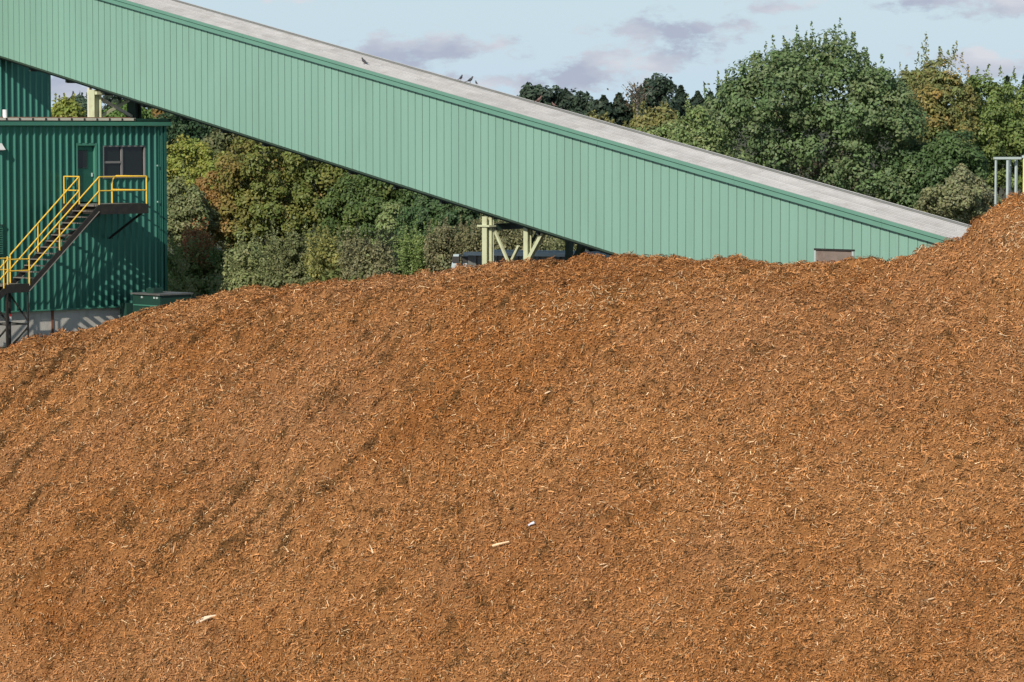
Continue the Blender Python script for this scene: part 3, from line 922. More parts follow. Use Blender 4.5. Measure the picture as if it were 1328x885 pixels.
def post(s_, w_, z0, h=RH, r=.028):
    return MB().tube([Bp(s_, w_, z0), Bp(s_, w_, z0 + h)], r, 8).build('rail_post', M['yellow'], st)


wo = WO + .01
post(sB - .02, wo, ZL, RH, .034); post(sA + .02, wo, ZL); post(sA - .02, .12, ZL); post(sA - .02, WI, ZL)
for h_ in (RH, .52):
    rail([Bp(sA + .02, wo, ZL + h_), Bp(sB - .02, wo, ZL + h_)])
    rail([Bp(sA - .02, .12, ZL + h_), Bp(sA - .02, WI, ZL + h_)])
rail([Bp(sB - .02, wo, ZL + .52), Bp(sB - .02, .14, ZL + .52)])
rail([Bp(sB - .02, wo, ZL + RH), Bp(sB - .02, .38, ZL + RH), Bp(sB - .02, .2, ZL + RH - .1), Bp(sB - .02, .12, ZL + RH - .32), Bp(sB - .02, .12, ZL)], .032)
for w_ in (WI, wo):
    a0 = sA + (.02 if w_ > 2 else -.02)
    rail([Bp(a0, w_, ZL + RH), Bp(sC + .02, w_, ZC + RH)], .029)
    rail([Bp(a0, w_, ZL + .52), Bp(sC + .02, w_, ZC + .52)], .027)
    tp = .60 if w_ < 2 else .565
    for t in (tp,):
        s_ = sA + (sC - sA) * t; z_ = ZL + (ZC - ZL) * t
        post(s_, w_, z_ - .05, RH + .05)
    post(sC + .02, w_, ZC - .05, RH + .05)
    for h_ in (RH - .12, .5):
        rail([Bp(sC + .02, w_, ZC + h_), Bp(sE + .05, w_, ZC + h_)], .025)
        rail([Bp(sE + .05, w_, ZC + h_), Bp(sF + .1, w_, ZG + h_)], .027)
    post(sE + .05, w_, ZC); post(sE - .12, w_, ZC - .12, RH)
    post(sE - 1.5, w_, ZC + (ZG - ZC) * .52 - .05); post(sF + .1, w_, ZG)
# small tag on the frame leg
sp = Bp(legs[2][0], legs[2][1] + .045, at(15, 417, 121)[2])
sg = empty('safety_tag', sp, 'small red and white tag on the black stair frame leg', 'tag')
MB().hexa([sp + be * -.04 + [0, 0, -.12], sp + be * .04 + [0, 0, -.12], sp + be * .04 + bn * .012 + [0, 0, -.12], sp + be * -.04 + bn * .012 + [0, 0, -.12]],
          [sp + be * -.04 + [0, 0, .06], sp + be * .04 + [0, 0, .06], sp + be * .04 + bn * .012 + [0, 0, .06], sp + be * -.04 + bn * .012 + [0, 0, .06]]).build('white_plate', M['white'], sg)
MB().hexa([sp + be * -.04 + [0, 0, .062], sp + be * .04 + [0, 0, .062], sp + be * .04 + bn * .012 + [0, 0, .062], sp + be * -.04 + bn * .012 + [0, 0, .062]],
          [sp + be * -.04 + [0, 0, .16], sp + be * .04 + [0, 0, .16], sp + be * .04 + bn * .012 + [0, 0, .16], sp + be * -.04 + bn * .012 + [0, 0, .16]]).build('red_plate', M['red'], sg)

# ================================================================== transformer cabinet by the corner
tz = at(200, 383.5, 124.5)[2]
ca, cb = 1.0, 2.66
ta = along(Bp(0, cb, 0), be, 207); tb = ta + 1.55
tr = empty('transformer_cabinet', Bp((ta + tb) / 2, 1.8, YARD), 'squat dark green transformer cabinet with flat grey lid beside the building corner', 'cabinet')
bbox(ta + .04, tb, ca, cb, YARD, tz - .08).build('body', M['green_dark'], tr)
lid = bbox(ta - .03, tb + .06, ca - .06, cb + .06, tz - .078, tz - .02).build('lid', M['wagon'], tr)
bbox(ta + .3, ta + .75, ca + .5, ca + .95, tz - .018, tz + .16).build('vent_box', M['green_dark'], lid)
bbox(ta - .25, ta + .035, ca - .42, ca - .02, YARD, tz - .42).build('side_box', M['green_dark'], tr)
bbox(ta + .015, ta + .038, ca + .06, cb - .06, tz - .50, tz - .46).build('trim_strip', M['green_trim'], tr)
for t in (.35, .80, .90):
    w_ = ca + (cb - ca) * t
    bbox(ta + .01, ta + .038, w_ - .045, w_ + .045, tz - .21, tz - .14).build('lock_plate', M['galvpost'], tr)

# ================================================================== trestles under the gallery


def ibeam(p0, p1, w, m, parent, name='column'):
    """H section: two flanges and a web"""
    p0 = np.array(p0, float); p1 = np.array(p1, float)
    mb_ = MB()
    mb_.bar(p0 - gd * w / 2 * 0 - ge * (w / 2 - .012), p1 - ge * (w / 2 - .012), .024, w, up=gd)
    mb_.bar(p0 + ge * (w / 2 - .012), p1 + ge * (w / 2 - .012), .024, w, up=gd)
    mb_.bar(p0, p1, w - .05, .022, up=gd)
    return mb_.build(name, m, parent)


def under(s, w): return G(s, w, -.17)


# near the building: legs rise from its roof
s1 = along(G0, gd, 121)
t1 = empty('support_trestle', [*G(s1, 1.5, 0)[:2], ZR], 'short braced trestle above the low building roof carrying the gallery', 'trestle', 'trestles carrying the conveyor gallery')


def legtop(s, w, zbot, wid, m, nm='column', par=None):
    p = under(s, w); return ibeam([p[0], p[1], zbot], p, wid, m, par, nm)


legtop(s1, .18, ZR - .1, .36, M['pale_steel'], par=t1)
sX = along(G0, gd, 113)
legtop(sX, .22, ZR - .1, .13, M['cream'], par=t1)
legtop(s1, 2.2, YARD - .1, .36, M['dark_steel'], par=t1)
legtop(s1 - .35, 2.2, YARD - .1, .16, M['dark_steel'], par=t1)
pa, pb = under(s1, .35), under(s1, 2.1)
pa0 = pa.copy(); pa0[2] = ZR + .05; pb0 = pb.copy(); pb0[2] = ZR + .05
MB().bar(pa - [0, 0, .14], pb - [0, 0, .14], .10, .16).build('cross_beam', M['red_steel'], t1)
MB().bar(pa - [0, 0, .30], pb0, .10, .12).build('brace', M['cream'], t1)
MB().bar(pb - [0, 0, .30], pa0, .09, .11).build('brace', M['pale_steel'], t1)
cp = G(s1, .18, -.30)
MB().bar(cp - gd * .32, cp + gd * .32, .30, .12).build('cap_plate', M['pale_steel'], t1)
# the lower one, half buried behind the pile
s2_ = along(G0, gd, 628)
t2 = empty('support_trestle', [*G(s2_, 1.5, 0)[:2], YARD], 'pale steel trestle with raking struts standing behind the pile crest', 'trestle', 'trestles carrying the conveyor gallery')
legtop(s2_, .12, YARD - 3, .23, M['pale_steel'], par=t2)
legtop(s2_ + .14, .22, YARD - 3, .12, M['pale_steel'], par=t2)
cp = G(s2_, .12, -.50); MB().bar([*(cp[:2] - gd[:2] * .30), cp[2]], [*(cp[:2] + gd[:2] * .30), cp[2]], .34, .06).build('cap_plate', M['pale_steel'], t2)
sc2 = along(G0 + ge * .45, gd, 684)
legtop(sc2, .45, YARD - 3, .20, M['pale_steel'], par=t2)
legtop(s2_, 2.2, YARD - 3, .20, M['dark_steel'], par=t2)
MB().bar(under(s2_ + .1, .3) - [0, 0, .35], under(s2_, 2.1) - [0, 0, .35], .12, .22).build('cross_beam', M['dark_steel'], t2)


def tpx(x, y, w):
    """point of the vertical plane w metres inside the gallery's front, seen at a photo pixel"""
    s_ = along(G0 + ge * w, gd, x); p_ = G0 + ge * w + gd * s_
    return np.array([p_[0], p_[1], at(x, y, p_[1])[2]])


MB().bar(tpx(637, 288, .35), tpx(662, 347, .35), .085, .08).build('brace', M['pale_steel'], t2)
MB().bar(tpx(673, 319, .5), tpx(657, 352, .5), .10, .09).build('brace', M['pale_steel'], t2)
MB().bar(tpx(714, 284, .42), tpx(680, 348, .42), .15, .13).build('strut', M['pale_steel'], t2)
MB().bar(tpx(705, 284, .75), tpx(676, 342, .75), .07, .07).build('strut', M['dark_steel'], t2)
p3 = under(s2_ + 1.9, 2.3); p2 = [p3[0], p3[1], YARD - 2]
MB().bar(p2, p3, .2, .2).build('column', M['dark_steel'], t2)
p5 = under(s2_ + 2.9, 2.2); p4 = np.array([p3[0], p3[1], p3[2] - 1.65])
MB().bar(p4, p5, .2, .22).build('strut', M['dark_steel'], t2)

# ================================================================== tipping trailer behind the trestle
tl0 = at(583, 352, 124); tlc = at(606, 326, 124)
rim = tlc[2]
wag = empty('chip_trailer', [*at(640, 350, 125)[:2], YARD], 'grey open topped chip trailer behind the pale trestle', 'trailer')
ux = np.array([.93, -.36, 0.]); uy = np.array([.36, .93, 0.])
W0 = np.array([*at(607, 326, 122.5)[:2], 0.])


def Wp(a, b, z): return W0 + ux * a + uy * b + np.array([0, 0, z])


def wbox(a0, a1, b0, b1, z0, z1):
    return MB().hexa([Wp(a0, b0, z0), Wp(a1, b0, z0), Wp(a1, b1, z0), Wp(a0, b1, z0)], [Wp(a0, b0, z1), Wp(a1, b0, z1), Wp(a1, b1, z1), Wp(a0, b1, z1)])


zf = YARD + 1.2
LW = 7.0
wbox(0, LW, .0, 2.4, zf - .15, zf).build('floor', M['wagon'], wag)
wbox(0, LW, .0, .06, zf, rim - .1).build('side_panel', M['wagon'], wag)
wbox(0, LW, 2.34, 2.4, zf, rim - .1).build('side_panel', M['wagon'], wag)
wbox(LW - .06, LW, .062, 2.338, zf, rim - .1).build('front_panel', M['wagon'], wag)
wbox(-.05, LW + .05, -.08, .10, rim - .098, rim + .03).build('top_rail', M['bluegrey'], wag)
wbox(-.05, LW + .05, 2.3, 2.48, rim - .098, rim + .03).build('top_rail', M['bluegrey'], wag)
for i in range(9):
    a0 = .25 + i * .82
    wbox(a0, a0 + .1, -.07, -.002, zf, rim - .1).build('side_rib', M['wagon'], wag)
# raised tailgate posts, leaning out at the back
for (a0, a1, b0, dz_) in ((-.52, -.30, -.05, -.06), (-.26, -.02, .25, 0)):
    m2 = MB().hexa([Wp(a0 - .45, b0 - .1, zf), Wp(a1 - .45, b0 - .1, zf), Wp(a1 - .45, b0 + .1, zf), Wp(a0 - .45, b0 + .1, zf)],
                   [Wp(a0, b0 - .1, rim + dz_), Wp(a1, b0 - .1, rim + dz_), Wp(a1, b0 + .1, rim + dz_), Wp(a0, b0 + .1, rim + dz_)])
    pst = m2.build('tailgate_post', M['bluegrey'], wag)
    wbox(a0 - .03, a1 + .03, b0 - .16, b0 - .101, rim - .36, rim - .14).build('hinge', M['black'], pst)
wbox(-.5, -.36, .5, 2.0, zf, rim - .5).build('tailgate', M['bluegrey'], wag)
for a0 in (1.2, 2.4, 5.6):
    for b0 in (.15, 1.95):
        c = Wp(a0, b0 + .15, YARD + .52)
        MB().tube([c - uy * .15, c + uy * .15], .52, 18).build('wheel', M['rubber'], wag)
wbox(.4, LW - .4, .9, 1.5, YARD + .75, zf - .152).build('chassis', M['black'], wag)
hp = at(708, 331, 121)
rs = np.random.RandomState(3)
t_ = np.linspace(0, 2 * np.pi, 25)[:-1]
mb_ = MB(); rings = []
for i, rr in enumerate((2.6, 2.0, 1.4, .8, .3)):
    hgt = [0, .9, 1.9, 2.8, 3.35][i]
    rings.append([np.array([hp[0] + rr * math.cos(a) * (1 + .12 * rs.randn()), hp[1] + 1.5 + rr * math.sin(a) * (1 + .12 * rs.randn()), YARD + hgt * .96 + .06 * rs.randn()]) for a in t_])
vsr = [p for r_ in rings for p in r_] + [np.array([hp[0], hp[1] + 1.5, YARD + 3.4])]
fsr = [(i * 24 + k, i * 24 + (k + 1) % 24, (i + 1) * 24 + (k + 1) % 24, (i + 1) * 24 + k) for i in range(4) for k in range(24)] + [(96 + k, 96 + (k + 1) % 24, 120) for k in range(24)]
mb_.add(vsr, fsr)
hm = mat('small_heap_bark', (.24, .095, .035), .95, var=.4, nscale=7, bump=1., bscale=12)
tag(mb_.build('bark_heap', hm, org=(hp[0], hp[1] + 1.5, YARD), smooth=True), 'small brown bark heap seen between the trestle struts', 'bark heap')

# ================================================================== galvanised frame and yellow post at the right edge
fd = 99.0
fr = empty('galvanised_frame', [*at(1305, 260, fd)[:2], LOW], 'galvanised steel portal frame rising behind the right hand heap', 'frame')
zt = at(1300, 208, fd)[2]
fz = 4.0
for (x_, w_, dd) in ((1291.5, .05, fd), (1307.0, .07, fd), (1310.5, .03, fd + .3), (1317.8, .065, fd + .4)):
    p = at(x_, 230, dd); MB().bar([p[0], p[1], fz], [p[0], p[1], zt], w_, w_).build('post', M['galvpost'], fr)
pA, pB = at(1289, 209, fd), at(1325, 209, fd)
MB().bar([pA[0], fd, zt + .06], [pB[0], fd + .2, zt + .06], .12, .07).build('top_bar', M['galvpost'], fr)
fr.location.z = fz
for c in fr.children:
    c.location.z -= fz - LOW
p = at(1331.6, 225, 98)
ye = empty('yellow_post', [p[0], 98, fz], 'pale yellow post at the right edge behind the heap', 'post')
zz = at(1328, 205, 98)[2]
MB().bar([p[0], 98, fz], [p[0], 98, zz], .16, .16).build('shaft', mat('pale_yellow_paint', (.72, .68, .22), .5, var=.1), ye)
MB().bar([p[0], 98, zz + .001], [p[0], 98, zz + .07], .21, .21).build('cap', M['galvpost'], ye)

# ================================================================== birds on the gallery roof


def bird(pos, face, s, m, label):
    o = empty('bird', pos, label, 'bird', 'birds on the gallery roof')
    f = np.array([math.cos(face), math.sin(face), 0]); p = np.array(pos); z = np.array([0, 0, 1.])
    MB().tube([p + f * -.13 * s + z * .07 * s, p + f * -.08 * s + z * .085 * s, p + f * -.02 * s + z * .11 * s, p + f * .04 * s + z * .145 * s, p + f * .07 * s + z * .185 * s, p + f * .085 * s + z * .215 * s,
               p + f * .105 * s + z * .235 * s, p + f * .125 * s + z * .23 * s], [.008 * s, .03 * s, .055 * s, .055 * s, .035 * s, .03 * s, .028 * s, .008 * s], 8).build('body', m, o, smooth=True)
    MB().tube([p + f * .12 * s + z * .23 * s, p + f * .155 * s + z * .222 * s], [.008 * s, .002 * s], 5).build('beak', M['rust'], o)
    MB().hexa([p + f * -.24 * s + z * .03 * s + np.array([-f[1], f[0], 0]) * k * .025 * s for k in (-1, 1)] + [p + f * -.24 * s + z * .04 * s + np.array([-f[1], f[0], 0]) * k * .025 * s for k in (1, -1)],
              [p + f * -.09 * s + z * .065 * s + np.array([-f[1], f[0], 0]) * k * .02 * s for k in (-1, 1)] + [p + f * -.09 * s + z * .09 * s + np.array([-f[1], f[0], 0]) * k * .02 * s for k in (1, -1)]).build('tail', m, o)
    for k in (-1, 1):
        b_ = p + np.array([-f[1], f[0], 0]) * k * .02 * s
        MB().tube([b_, b_ + z * .08 * s], .006 * s, 5).build('leg', M['rust'], o)


def roof_pt(x, t):
    w_ = -OV + (half + OV) * t; s_ = along(G0 + ge * w_, gd, x)
    return G(s_, w_, RZ0 + (RZ1 - RZ0) * t + .03)


for (x_, t, fc, s_, m, lb) in ((473, .25, 2.4, .95, 'bird', 'dark bird perched low on the gallery roof above the eave'),
                               (598, 1, 1.0, .8, 'bird', 'leftmost of the three small dark birds on the gallery ridge'),
                               (610, 1, -.4, .95, 'bird', 'middle and largest of the three small dark birds on the gallery ridge'),
                               (618, 1, 2.0, .6, 'bird', 'rightmost and smallest of the three dark birds on the gallery ridge'),
                               (699, 1, -.6, .95, 'bird_brown', 'upright reddish brown bird on the gallery ridge before the dark pines'),
                               (718, 1, 2.6, .65, 'bird_brown', 'crouching reddish brown bird low on the ridge right of the upright one')):
    pp = roof_pt(x_, t)
    if t == 1: pp = pp + np.array([0, 0, .035])
    bird(pp, fc, s_, M[m], lb)

# ================================================================== trees and shrubs
LEAFN = [0]
CZS = [.9]
LB = 2.6


def leaf_quads(P, Nn, size, cols, rs, asp=.62):
    n = len(P)
    Nn = Nn / np.maximum(np.linalg.norm(Nn, axis=1, keepdims=True), 1e-6)
    r = rs.randn(n, 3); t = np.cross(Nn, r); t /= np.maximum(np.linalg.norm(t, axis=1, keepdims=True), 1e-6); b = np.cross(Nn, t)
    t = t * (size / 2)[:, None]; b = b * (size / 2 * asp)[:, None]
    bend = Nn * (size * .12)[:, None]
    V_ = np.stack([P - t - bend, P + b, P + t - bend, P - b], 1).reshape(-1, 3)
    return V_, cols


def crown_leaves(rs, lobes, nclump, cr_, per, leaf, pal, zlo=-.55, outw=.75, filler=.12, patch=None):
    """leaf clumps over the surface of a set of lobes; lobes: (x, y, z, rx, ry, rz)"""
    lb = np.array(lobes, float); area = (lb[:, 3] * lb[:, 5] + lb[:, 4] * lb[:, 5] + lb[:, 3] * lb[:, 4]); pr = area / area.sum()
    Cc, Rr, Oo = [], [], []
    tries = 0
    while len(Cc) < nclump and tries < nclump * 12:
        tries += 1
        L_ = lb[rs.choice(len(lb), p=pr)]
        d = rs.randn(3); d /= np.linalg.norm(d)
        if d[2] < zlo: continue
        c = L_[:3] + d * L_[3:] * rs.uniform(.72, 1.03)
        rel = (c - lb[:, :3]) / lb[:, 3:]
        if (np.linalg.norm(rel, axis=1) < .70).any(): continue
        Cc.append(c); Rr.append(cr_ * rs.uniform(.6, 1.35)); Oo.append(d)
    Cc = np.array(Cc); Rr = np.array(Rr); Oo = np.array(Oo)
    ci = rs.randint(0, len(Cc), nclump * per)
    n = len(ci)
    d = rs.randn(n, 3) + Oo[ci] * outw + np.array([0, 0, .35]); d /= np.linalg.norm(d, axis=1, keepdims=True)
    P = Cc[ci] + d * (Rr[ci] * rs.uniform(.35, 1.0, n) ** .7)[:, None] * np.array([1.0, 1.0, CZS[0]])
    Nn = d * 1.15 + rs.randn(n, 3) * .42 + np.array([-.1, -.25, .3])
    # leaves inside the lobes close the crown
    nf = int(n * filler)
    li = rs.choice(len(lb), nf, p=pr); dd = rs.randn(nf, 3); dd /= np.linalg.norm(dd, axis=1, keepdims=True)
    Pf = lb[li, :3] + dd * lb[li, 3:] * rs.uniform(.35, .85, nf)[:, None]
    P = np.concatenate([P, Pf]); Nn = np.concatenate([Nn, dd + rs.randn(nf, 3) * .5])
    ci = np.concatenate([ci, rs.randint(0, len(Cc), nf)])
    pal = np.array(pal)
    w = rs.rand(len(Cc), len(pal)) ** 3.0 + .03; w /= w.sum(1, keepdims=True)
    base = w @ pal
    if patch is not None:
        f = patch(Cc)[:, None]; base = base * (1 - f[:, :1]) + patch.col * f[:, :1]
    cl = LB * base[ci] * (.75 + .5 * rs.rand(len(ci), 1)) * (.92 + .16 * rs.rand(len(ci), 3))
    sz = leaf * rs.uniform(.6, 1.3, len(ci))
    return P, Nn, sz, cl


class Patch:
    def __init__(s, fn, col_): s.fn = fn; s.col = np.array(col_)
    def __call__(s, c): return s.fn(c)


def shoots(rs, pts, h, leaf, pal, per=42):
    """leafy upright twigs standing out of the top of a crown"""
    Ps, Ns = [], []
    for p in pts:
        hh = h * rs.uniform(.5, 1.2); t = rs.rand(per)
        lean = rs.randn(2) * .12
        x = p[0] + lean[0] * t * hh + rs.randn(per) * .11 * (1.1 - t); y = p[1] + lean[1] * t * hh + rs.randn(per) * .11 * (1.1 - t)
        Ps.append(np.stack([x, y, p[2] - .25 + t * hh], -1)); Ns.append(rs.randn(per, 3) + [0, -.4, .2])
    P = np.concatenate(Ps); N_ = np.concatenate(Ns); pal = np.array(pal)
    cl = LB * pal[rs.randint(0, len(pal), len(P))] * (.75 + .5 * rs.rand(len(P), 1))
    return P, N_, leaf * rs.uniform(.5, 1.1, len(P)), cl


def trunk_mesh(rs, base, lobes, r0):
    m_ = MB(); top = np.mean([l[:3] for l in lobes], 0)
    p = [np.array(base, float)]
    for t in (.25, .5, .8):
        p.append(np.array(base) + (top - base) * t + rs.randn(3) * [.12, .12, 0])
    m_.tube(p, [r0, r0 * .8, r0 * .62, r0 * .4], 8)
    for l in lobes[:9]:
        a = p[1] + (p[3] - p[1]) * rs.uniform(.1, .9); b = np.array(l[:3]); mid = (a + b) / 2 + rs.randn(3) * .2
        m_.tube([a, mid, b], [r0 * .24, r0 * .15, r0 * .05], 6)
    return m_


def plant(name, base, lobes, nclump, cr_, per, leaf, pal, label, cat, seed, group=None, trunk=.2, top=None, shoot_h=.9, patch=None, zlo=-.55, filler=.2, crown='crown'):
    rs = np.random.RandomState(seed)
    root = empty(name, base, label, cat, group)
    per = int(per * 1.55); leaf *= .76
    parts = [crown_leaves(rs, lobes, nclump, cr_, per, leaf, pal, zlo, filler=filler, patch=patch)]
    if top:
        parts.append(shoots(rs, top, shoot_h, leaf * .9, pal))
    P, N_, S_, C_ = [np.concatenate([p_[i] for p_ in parts]) for i in range(4)]
    V_, C_ = leaf_quads(P, N_, S_, C_, rs)
    np_mesh(crown, V_, np.arange(len(V_)).reshape(-1, 4), M['leaf'], C_, parent=root)
    LEAFN[0] += len(C_)
    if trunk:
        trunk_mesh(rs, np.array(base, float), lobes, trunk).build('trunk' if cat == 'tree' else 'stem', M['bark'], root, smooth=True)
    return root


def lobes_px(spec, d, rs, dd=.8):
    """lobes given as photo pixel centre and radii, at distance d"""
    k = d / FPX; out = []
    for (x, y, rx, ry) in spec:
        c = at(x, y, d + rs.uniform(-dd, dd)); out.append((c[0], c[1], c[2], rx * k, (rx + ry) / 2 * k * .9, ry * k))
    return out


def base_px(x, d): p = at(x, 300, d); return np.array([p[0], p[1], float(ground_z(np.array(p[0]), np.array(p[1]))) - .1])


def tops_px(pts, d): return [at(x, y, d) for x, y in pts]


GRN = [(.050, .088, .020), (.038, .070, .018), (.075, .115, .028)]
MAPLE = [(.056, .088, .035), (.046, .073, .030), (.070, .102, .040), (.088, .104, .050)]
OLIVE = [(.085, .095, .030), (.065, .078, .026), (.11, .11, .042)]
DARKG = [(.022, .042, .018), (.028, .050, .022), (.018, .036, .018)]
YELG = [(.115, .130, .026), (.085, .110, .024), (.15, .145, .032)]
RUST = [(.14, .065, .022), (.10, .070, .022), (.09, .085, .026)]
GREYG = [(.086, .098, .040), (.070, .082, .034), (.115, .122, .056)]
ORAN = [(.165, .115, .036), (.10, .100, .034), (.068, .085, .030), (.072, .09, .032)]
PINE = [(.032, .052, .032), (.040, .060, .036), (.026, .044, .030)]
R = np.random.RandomState

# the big broad tree on the right
rs = R(1)
sp_ = [(1050, 135, 58, 55), (1085, 125, 48, 45), (1000, 130, 55, 55), (965, 165, 52, 55), (935, 195, 45, 45), (1110, 145, 55, 60), (1145, 165, 45, 60), (1060, 190, 75, 65), (1120, 220, 62, 55),
       (1000, 215, 65, 50), (1165, 215, 45, 55), (1040, 92, 17, 36), (1064, 86, 17, 38), (1088, 84, 16, 38), (1108, 98, 16, 36), (1015, 102, 17, 36), (988, 118, 18, 34), (958, 140, 18, 32), (1133, 122, 18, 34), (1155, 140, 16, 32), (935, 165, 18, 30), (1080, 255, 80, 40), (1150, 265, 60, 40)]
rq = R(555); tp = [(x_ + rq.uniform(-5, 5), np.interp(x_, [915, 930, 960, 990, 1010, 1040, 1065, 1100, 1120, 1145, 1175], [145, 124, 108, 93, 78, 62, 56, 58, 80, 102, 122]) + rq.uniform(0, 26)) for x_ in np.linspace(915, 1175, 64)] + [(1022, 62), (1035, 58), (1052, 56), (1062, 60), (1072, 52), (1088, 54), (1098, 56), (1106, 62), (1115, 78), (1005, 72), (994, 84), (966, 94), (945, 105), (932, 118), (918, 128), (1130, 96), (1145, 100), (975, 96), (1043, 66), (1080, 60)]
plant('maple_tree', base_px(1060, 150), lobes_px(sp_, 150, rs, 1.4), 430, .62, 62, .25, MAPLE, 'big broad dense green tree towering over the low end of the gallery', 'tree', 11, trunk=.35, top=tops_px(tp, 150), shoot_h=1.15)
# left shoulder of it, paler
rs = R(2)
sp_ = [(893, 178, 34, 34), (868, 198, 36, 26), (915, 195, 32, 30), (895, 215, 45, 25), (840, 192, 30, 20)]
plant('young_tree', base_px(893, 145), lobes_px(sp_, 145, rs), 110, .45, 60, .22, [(.095, .125, .045), (.075, .105, .038), (.12, .14, .06)], 'small pale green tree at the left foot of the big tree, behind the roof', 'tree', 12, trunk=.15,
      top=tops_px([(892, 142), (893, 150), (880, 160), (910, 165), (870, 172), (902, 152)], 145), shoot_h=.9)
# orange-yellow one
rs = R(3)
sp_ = [(1205, 150, 36, 45), (1228, 135, 32, 38), (1195, 185, 34, 40), (1225, 180, 38, 42), (1215, 215, 42, 36), (1240, 160, 26, 34)]
plant('autumn_tree', base_px(1215, 156), lobes_px(sp_, 156, rs), 190, .48, 60, .23, ORAN, 'tree with yellow orange autumn leaves just right of the big green tree', 'tree', 13, trunk=.18,
      top=tops_px([(1188, 100), (1200, 88), (1199, 78), (1214, 92), (1222, 80), (1232, 92), (1235, 84), (1246, 96), (1180, 108), (1254, 104)], 156), shoot_h=1.2,
      patch=Patch(lambda c: np.clip((c[:, 2] - 15) / -3 + .2, 0, .8), (.06, .085, .025)))
rs = R(4)
sp_ = [(1200, 112, 20, 26), (1178, 122, 22, 24), (1190, 145, 28, 32), (1165, 140, 24, 30), (1215, 105, 16, 22)]
plant('green_tree', base_px(1190, 168), lobes_px(sp_, 168, rs), 90, .5, 55, .24, OLIVE, 'thin topped olive tree rising between the big tree and the autumn tree', 'tree', 14, trunk=.16,
      top=tops_px([(1199, 74), (1199, 86), (1176, 96), (1188, 92), (1168, 104), (1220, 74), (1236, 82)], 168), shoot_h=1.3)
rs = R(5)
sp_ = [(1280, 165, 36, 48), (1305, 150, 32, 40), (1265, 195, 34, 38), (1300, 205, 45, 50), (1270, 130, 22, 30), (1330, 165, 40, 52), (1335, 215, 45, 50), (1260, 235, 34, 30)]
plant('green_tree', base_px(1295, 158), lobes_px(sp_, 158, rs), 230, .52, 58, .23, [(.070, .098, .028), (.055, .082, .024), (.10, .12, .035)], 'mid green leafy tree at the right edge behind the galvanised frame', 'tree', 15, trunk=.2,
      top=tops_px([(1258, 112), (1268, 104), (1276, 98), (1284, 112), (1300, 108), (1312, 112), (1322, 110)], 158), shoot_h=1.0)
rs = R(6)
sp_ = [(1195, 225, 45, 40), (1235, 215, 38, 40), (1180, 255, 40, 30), (1225, 250, 40, 30)]
plant('dark_tree', base_px(1210, 149), lobes_px(sp_, 149, rs), 120, .5, 60, .23, [(.035, .062, .022), (.048, .075, .025), (.028, .05, .02)], 'dark green bushy tree below the autumn tree', 'tree', 16, trunk=.15)
rs = R(7)
sp_ = [(1240, 250, 34, 28), (1262, 262, 30, 26), (1220, 268, 30, 22), (1250, 280, 45, 20)]
plant('olive_shrub', base_px(1243, 138), lobes_px(sp_, 138, rs), 110, .36, 62, .19, [(.11, .115, .055), (.09, .10, .045), (.13, .13, .075)], 'pale olive shrub beyond the lower tip of the gallery roof', 'shrub', 17, trunk=.08)

# left group under the gallery
rs = R(8)
sp_ = [(240, 215, 36, 28), (262, 232, 32, 28), (222, 238, 28, 30), (285, 222, 26, 22), (250, 258, 34, 24)]
plant('yellow_green_tree', base_px(247, 176), lobes_px(sp_, 176, rs), 140, .5, 60, .24, YELG, 'yellow green leafy tree right beside the corrugated building', 'tree', 21, trunk=.16)
rs = R(9)
sp_ = [(340, 225, 52, 42), (300, 255, 44, 42), (385, 240, 50, 45), (355, 275, 60, 48), (305, 295, 48, 36), (420, 265, 45, 45), (400, 300, 55, 36), (345, 315, 60, 32), (275, 280, 26, 30), (440, 235, 36, 34)]
k150 = at(330, 250, 171)[0]
plant('russet_tree', base_px(350, 171), lobes_px(sp_, 171, rs, 1.4), 360, .60, 62, .26, [(.075, .088, .022), (.055, .075, .020), (.10, .10, .026)], 'large olive tree with russet leaves on its left, under the gallery', 'tree', 22, trunk=.28,
      patch=Patch(lambda c: np.clip((k150 - c[:, 0]) / 2.6 + .18 * np.sin(c[:, 2] * 3 + c[:, 0] * 5), 0, .8), (.145, .078, .026)))
rs = R(10)
sp_ = [(478, 262, 40, 40), (510, 280, 42, 42), (455, 285, 40, 40), (490, 305, 50, 36), (530, 262, 34, 34), (500, 240, 30, 25)]
plant('dark_tree', base_px(490, 168), lobes_px(sp_, 168, rs), 210, .55, 60, .25, [(.042, .066, .020), (.032, .055, .019), (.07, .088, .024)], 'dark green tree right of the russet tree, under the middle of the gallery', 'tree', 23, trunk=.2)
rs = R(11)
sp_ = [(565, 285, 24, 44), (590, 292, 26, 42), (612, 300, 24, 38), (545, 300, 26, 36), (635, 300, 26, 34), (580, 262, 34, 25)]
plant('ivy_tree', base_px(585, 158), lobes_px(sp_, 158, rs), 190, .42, 62, .21, [(.032, .058, .022), (.024, .046, .019), (.052, .078, .030)], 'very dark ivy covered tree left of the pale trestle', 'tree', 24, trunk=.16)
rs = R(12)
sp_ = [(508, 296, 14, 30), (525, 305, 13, 26), (498, 318, 20, 20), (520, 325, 26, 18)]
plant('pale_shrub', base_px(512, 160), lobes_px(sp_, 160, rs), 85, .36, 55, .22, [(.095, .125, .045), (.08, .105, .038), (.12, .14, .06)], 'upright pale green shrub in front of the dark trees', 'shrub', 25, trunk=.06)
rs = R(13)
sp_ = [(232, 268, 18, 34), (250, 280, 18, 34), (226, 300, 20, 30), (262, 295, 18, 26)]
plant('willow_shrub', base_px(240, 168), lobes_px(sp_, 168, rs), 100, .42, 60, .22, GREYG, 'greyish green willow like shrub against the right wall of the building', 'shrub', 26, trunk=.08, top=tops_px([(228, 246), (236, 240), (246, 248), (256, 254), (222, 254)], 168), shoot_h=1.1)
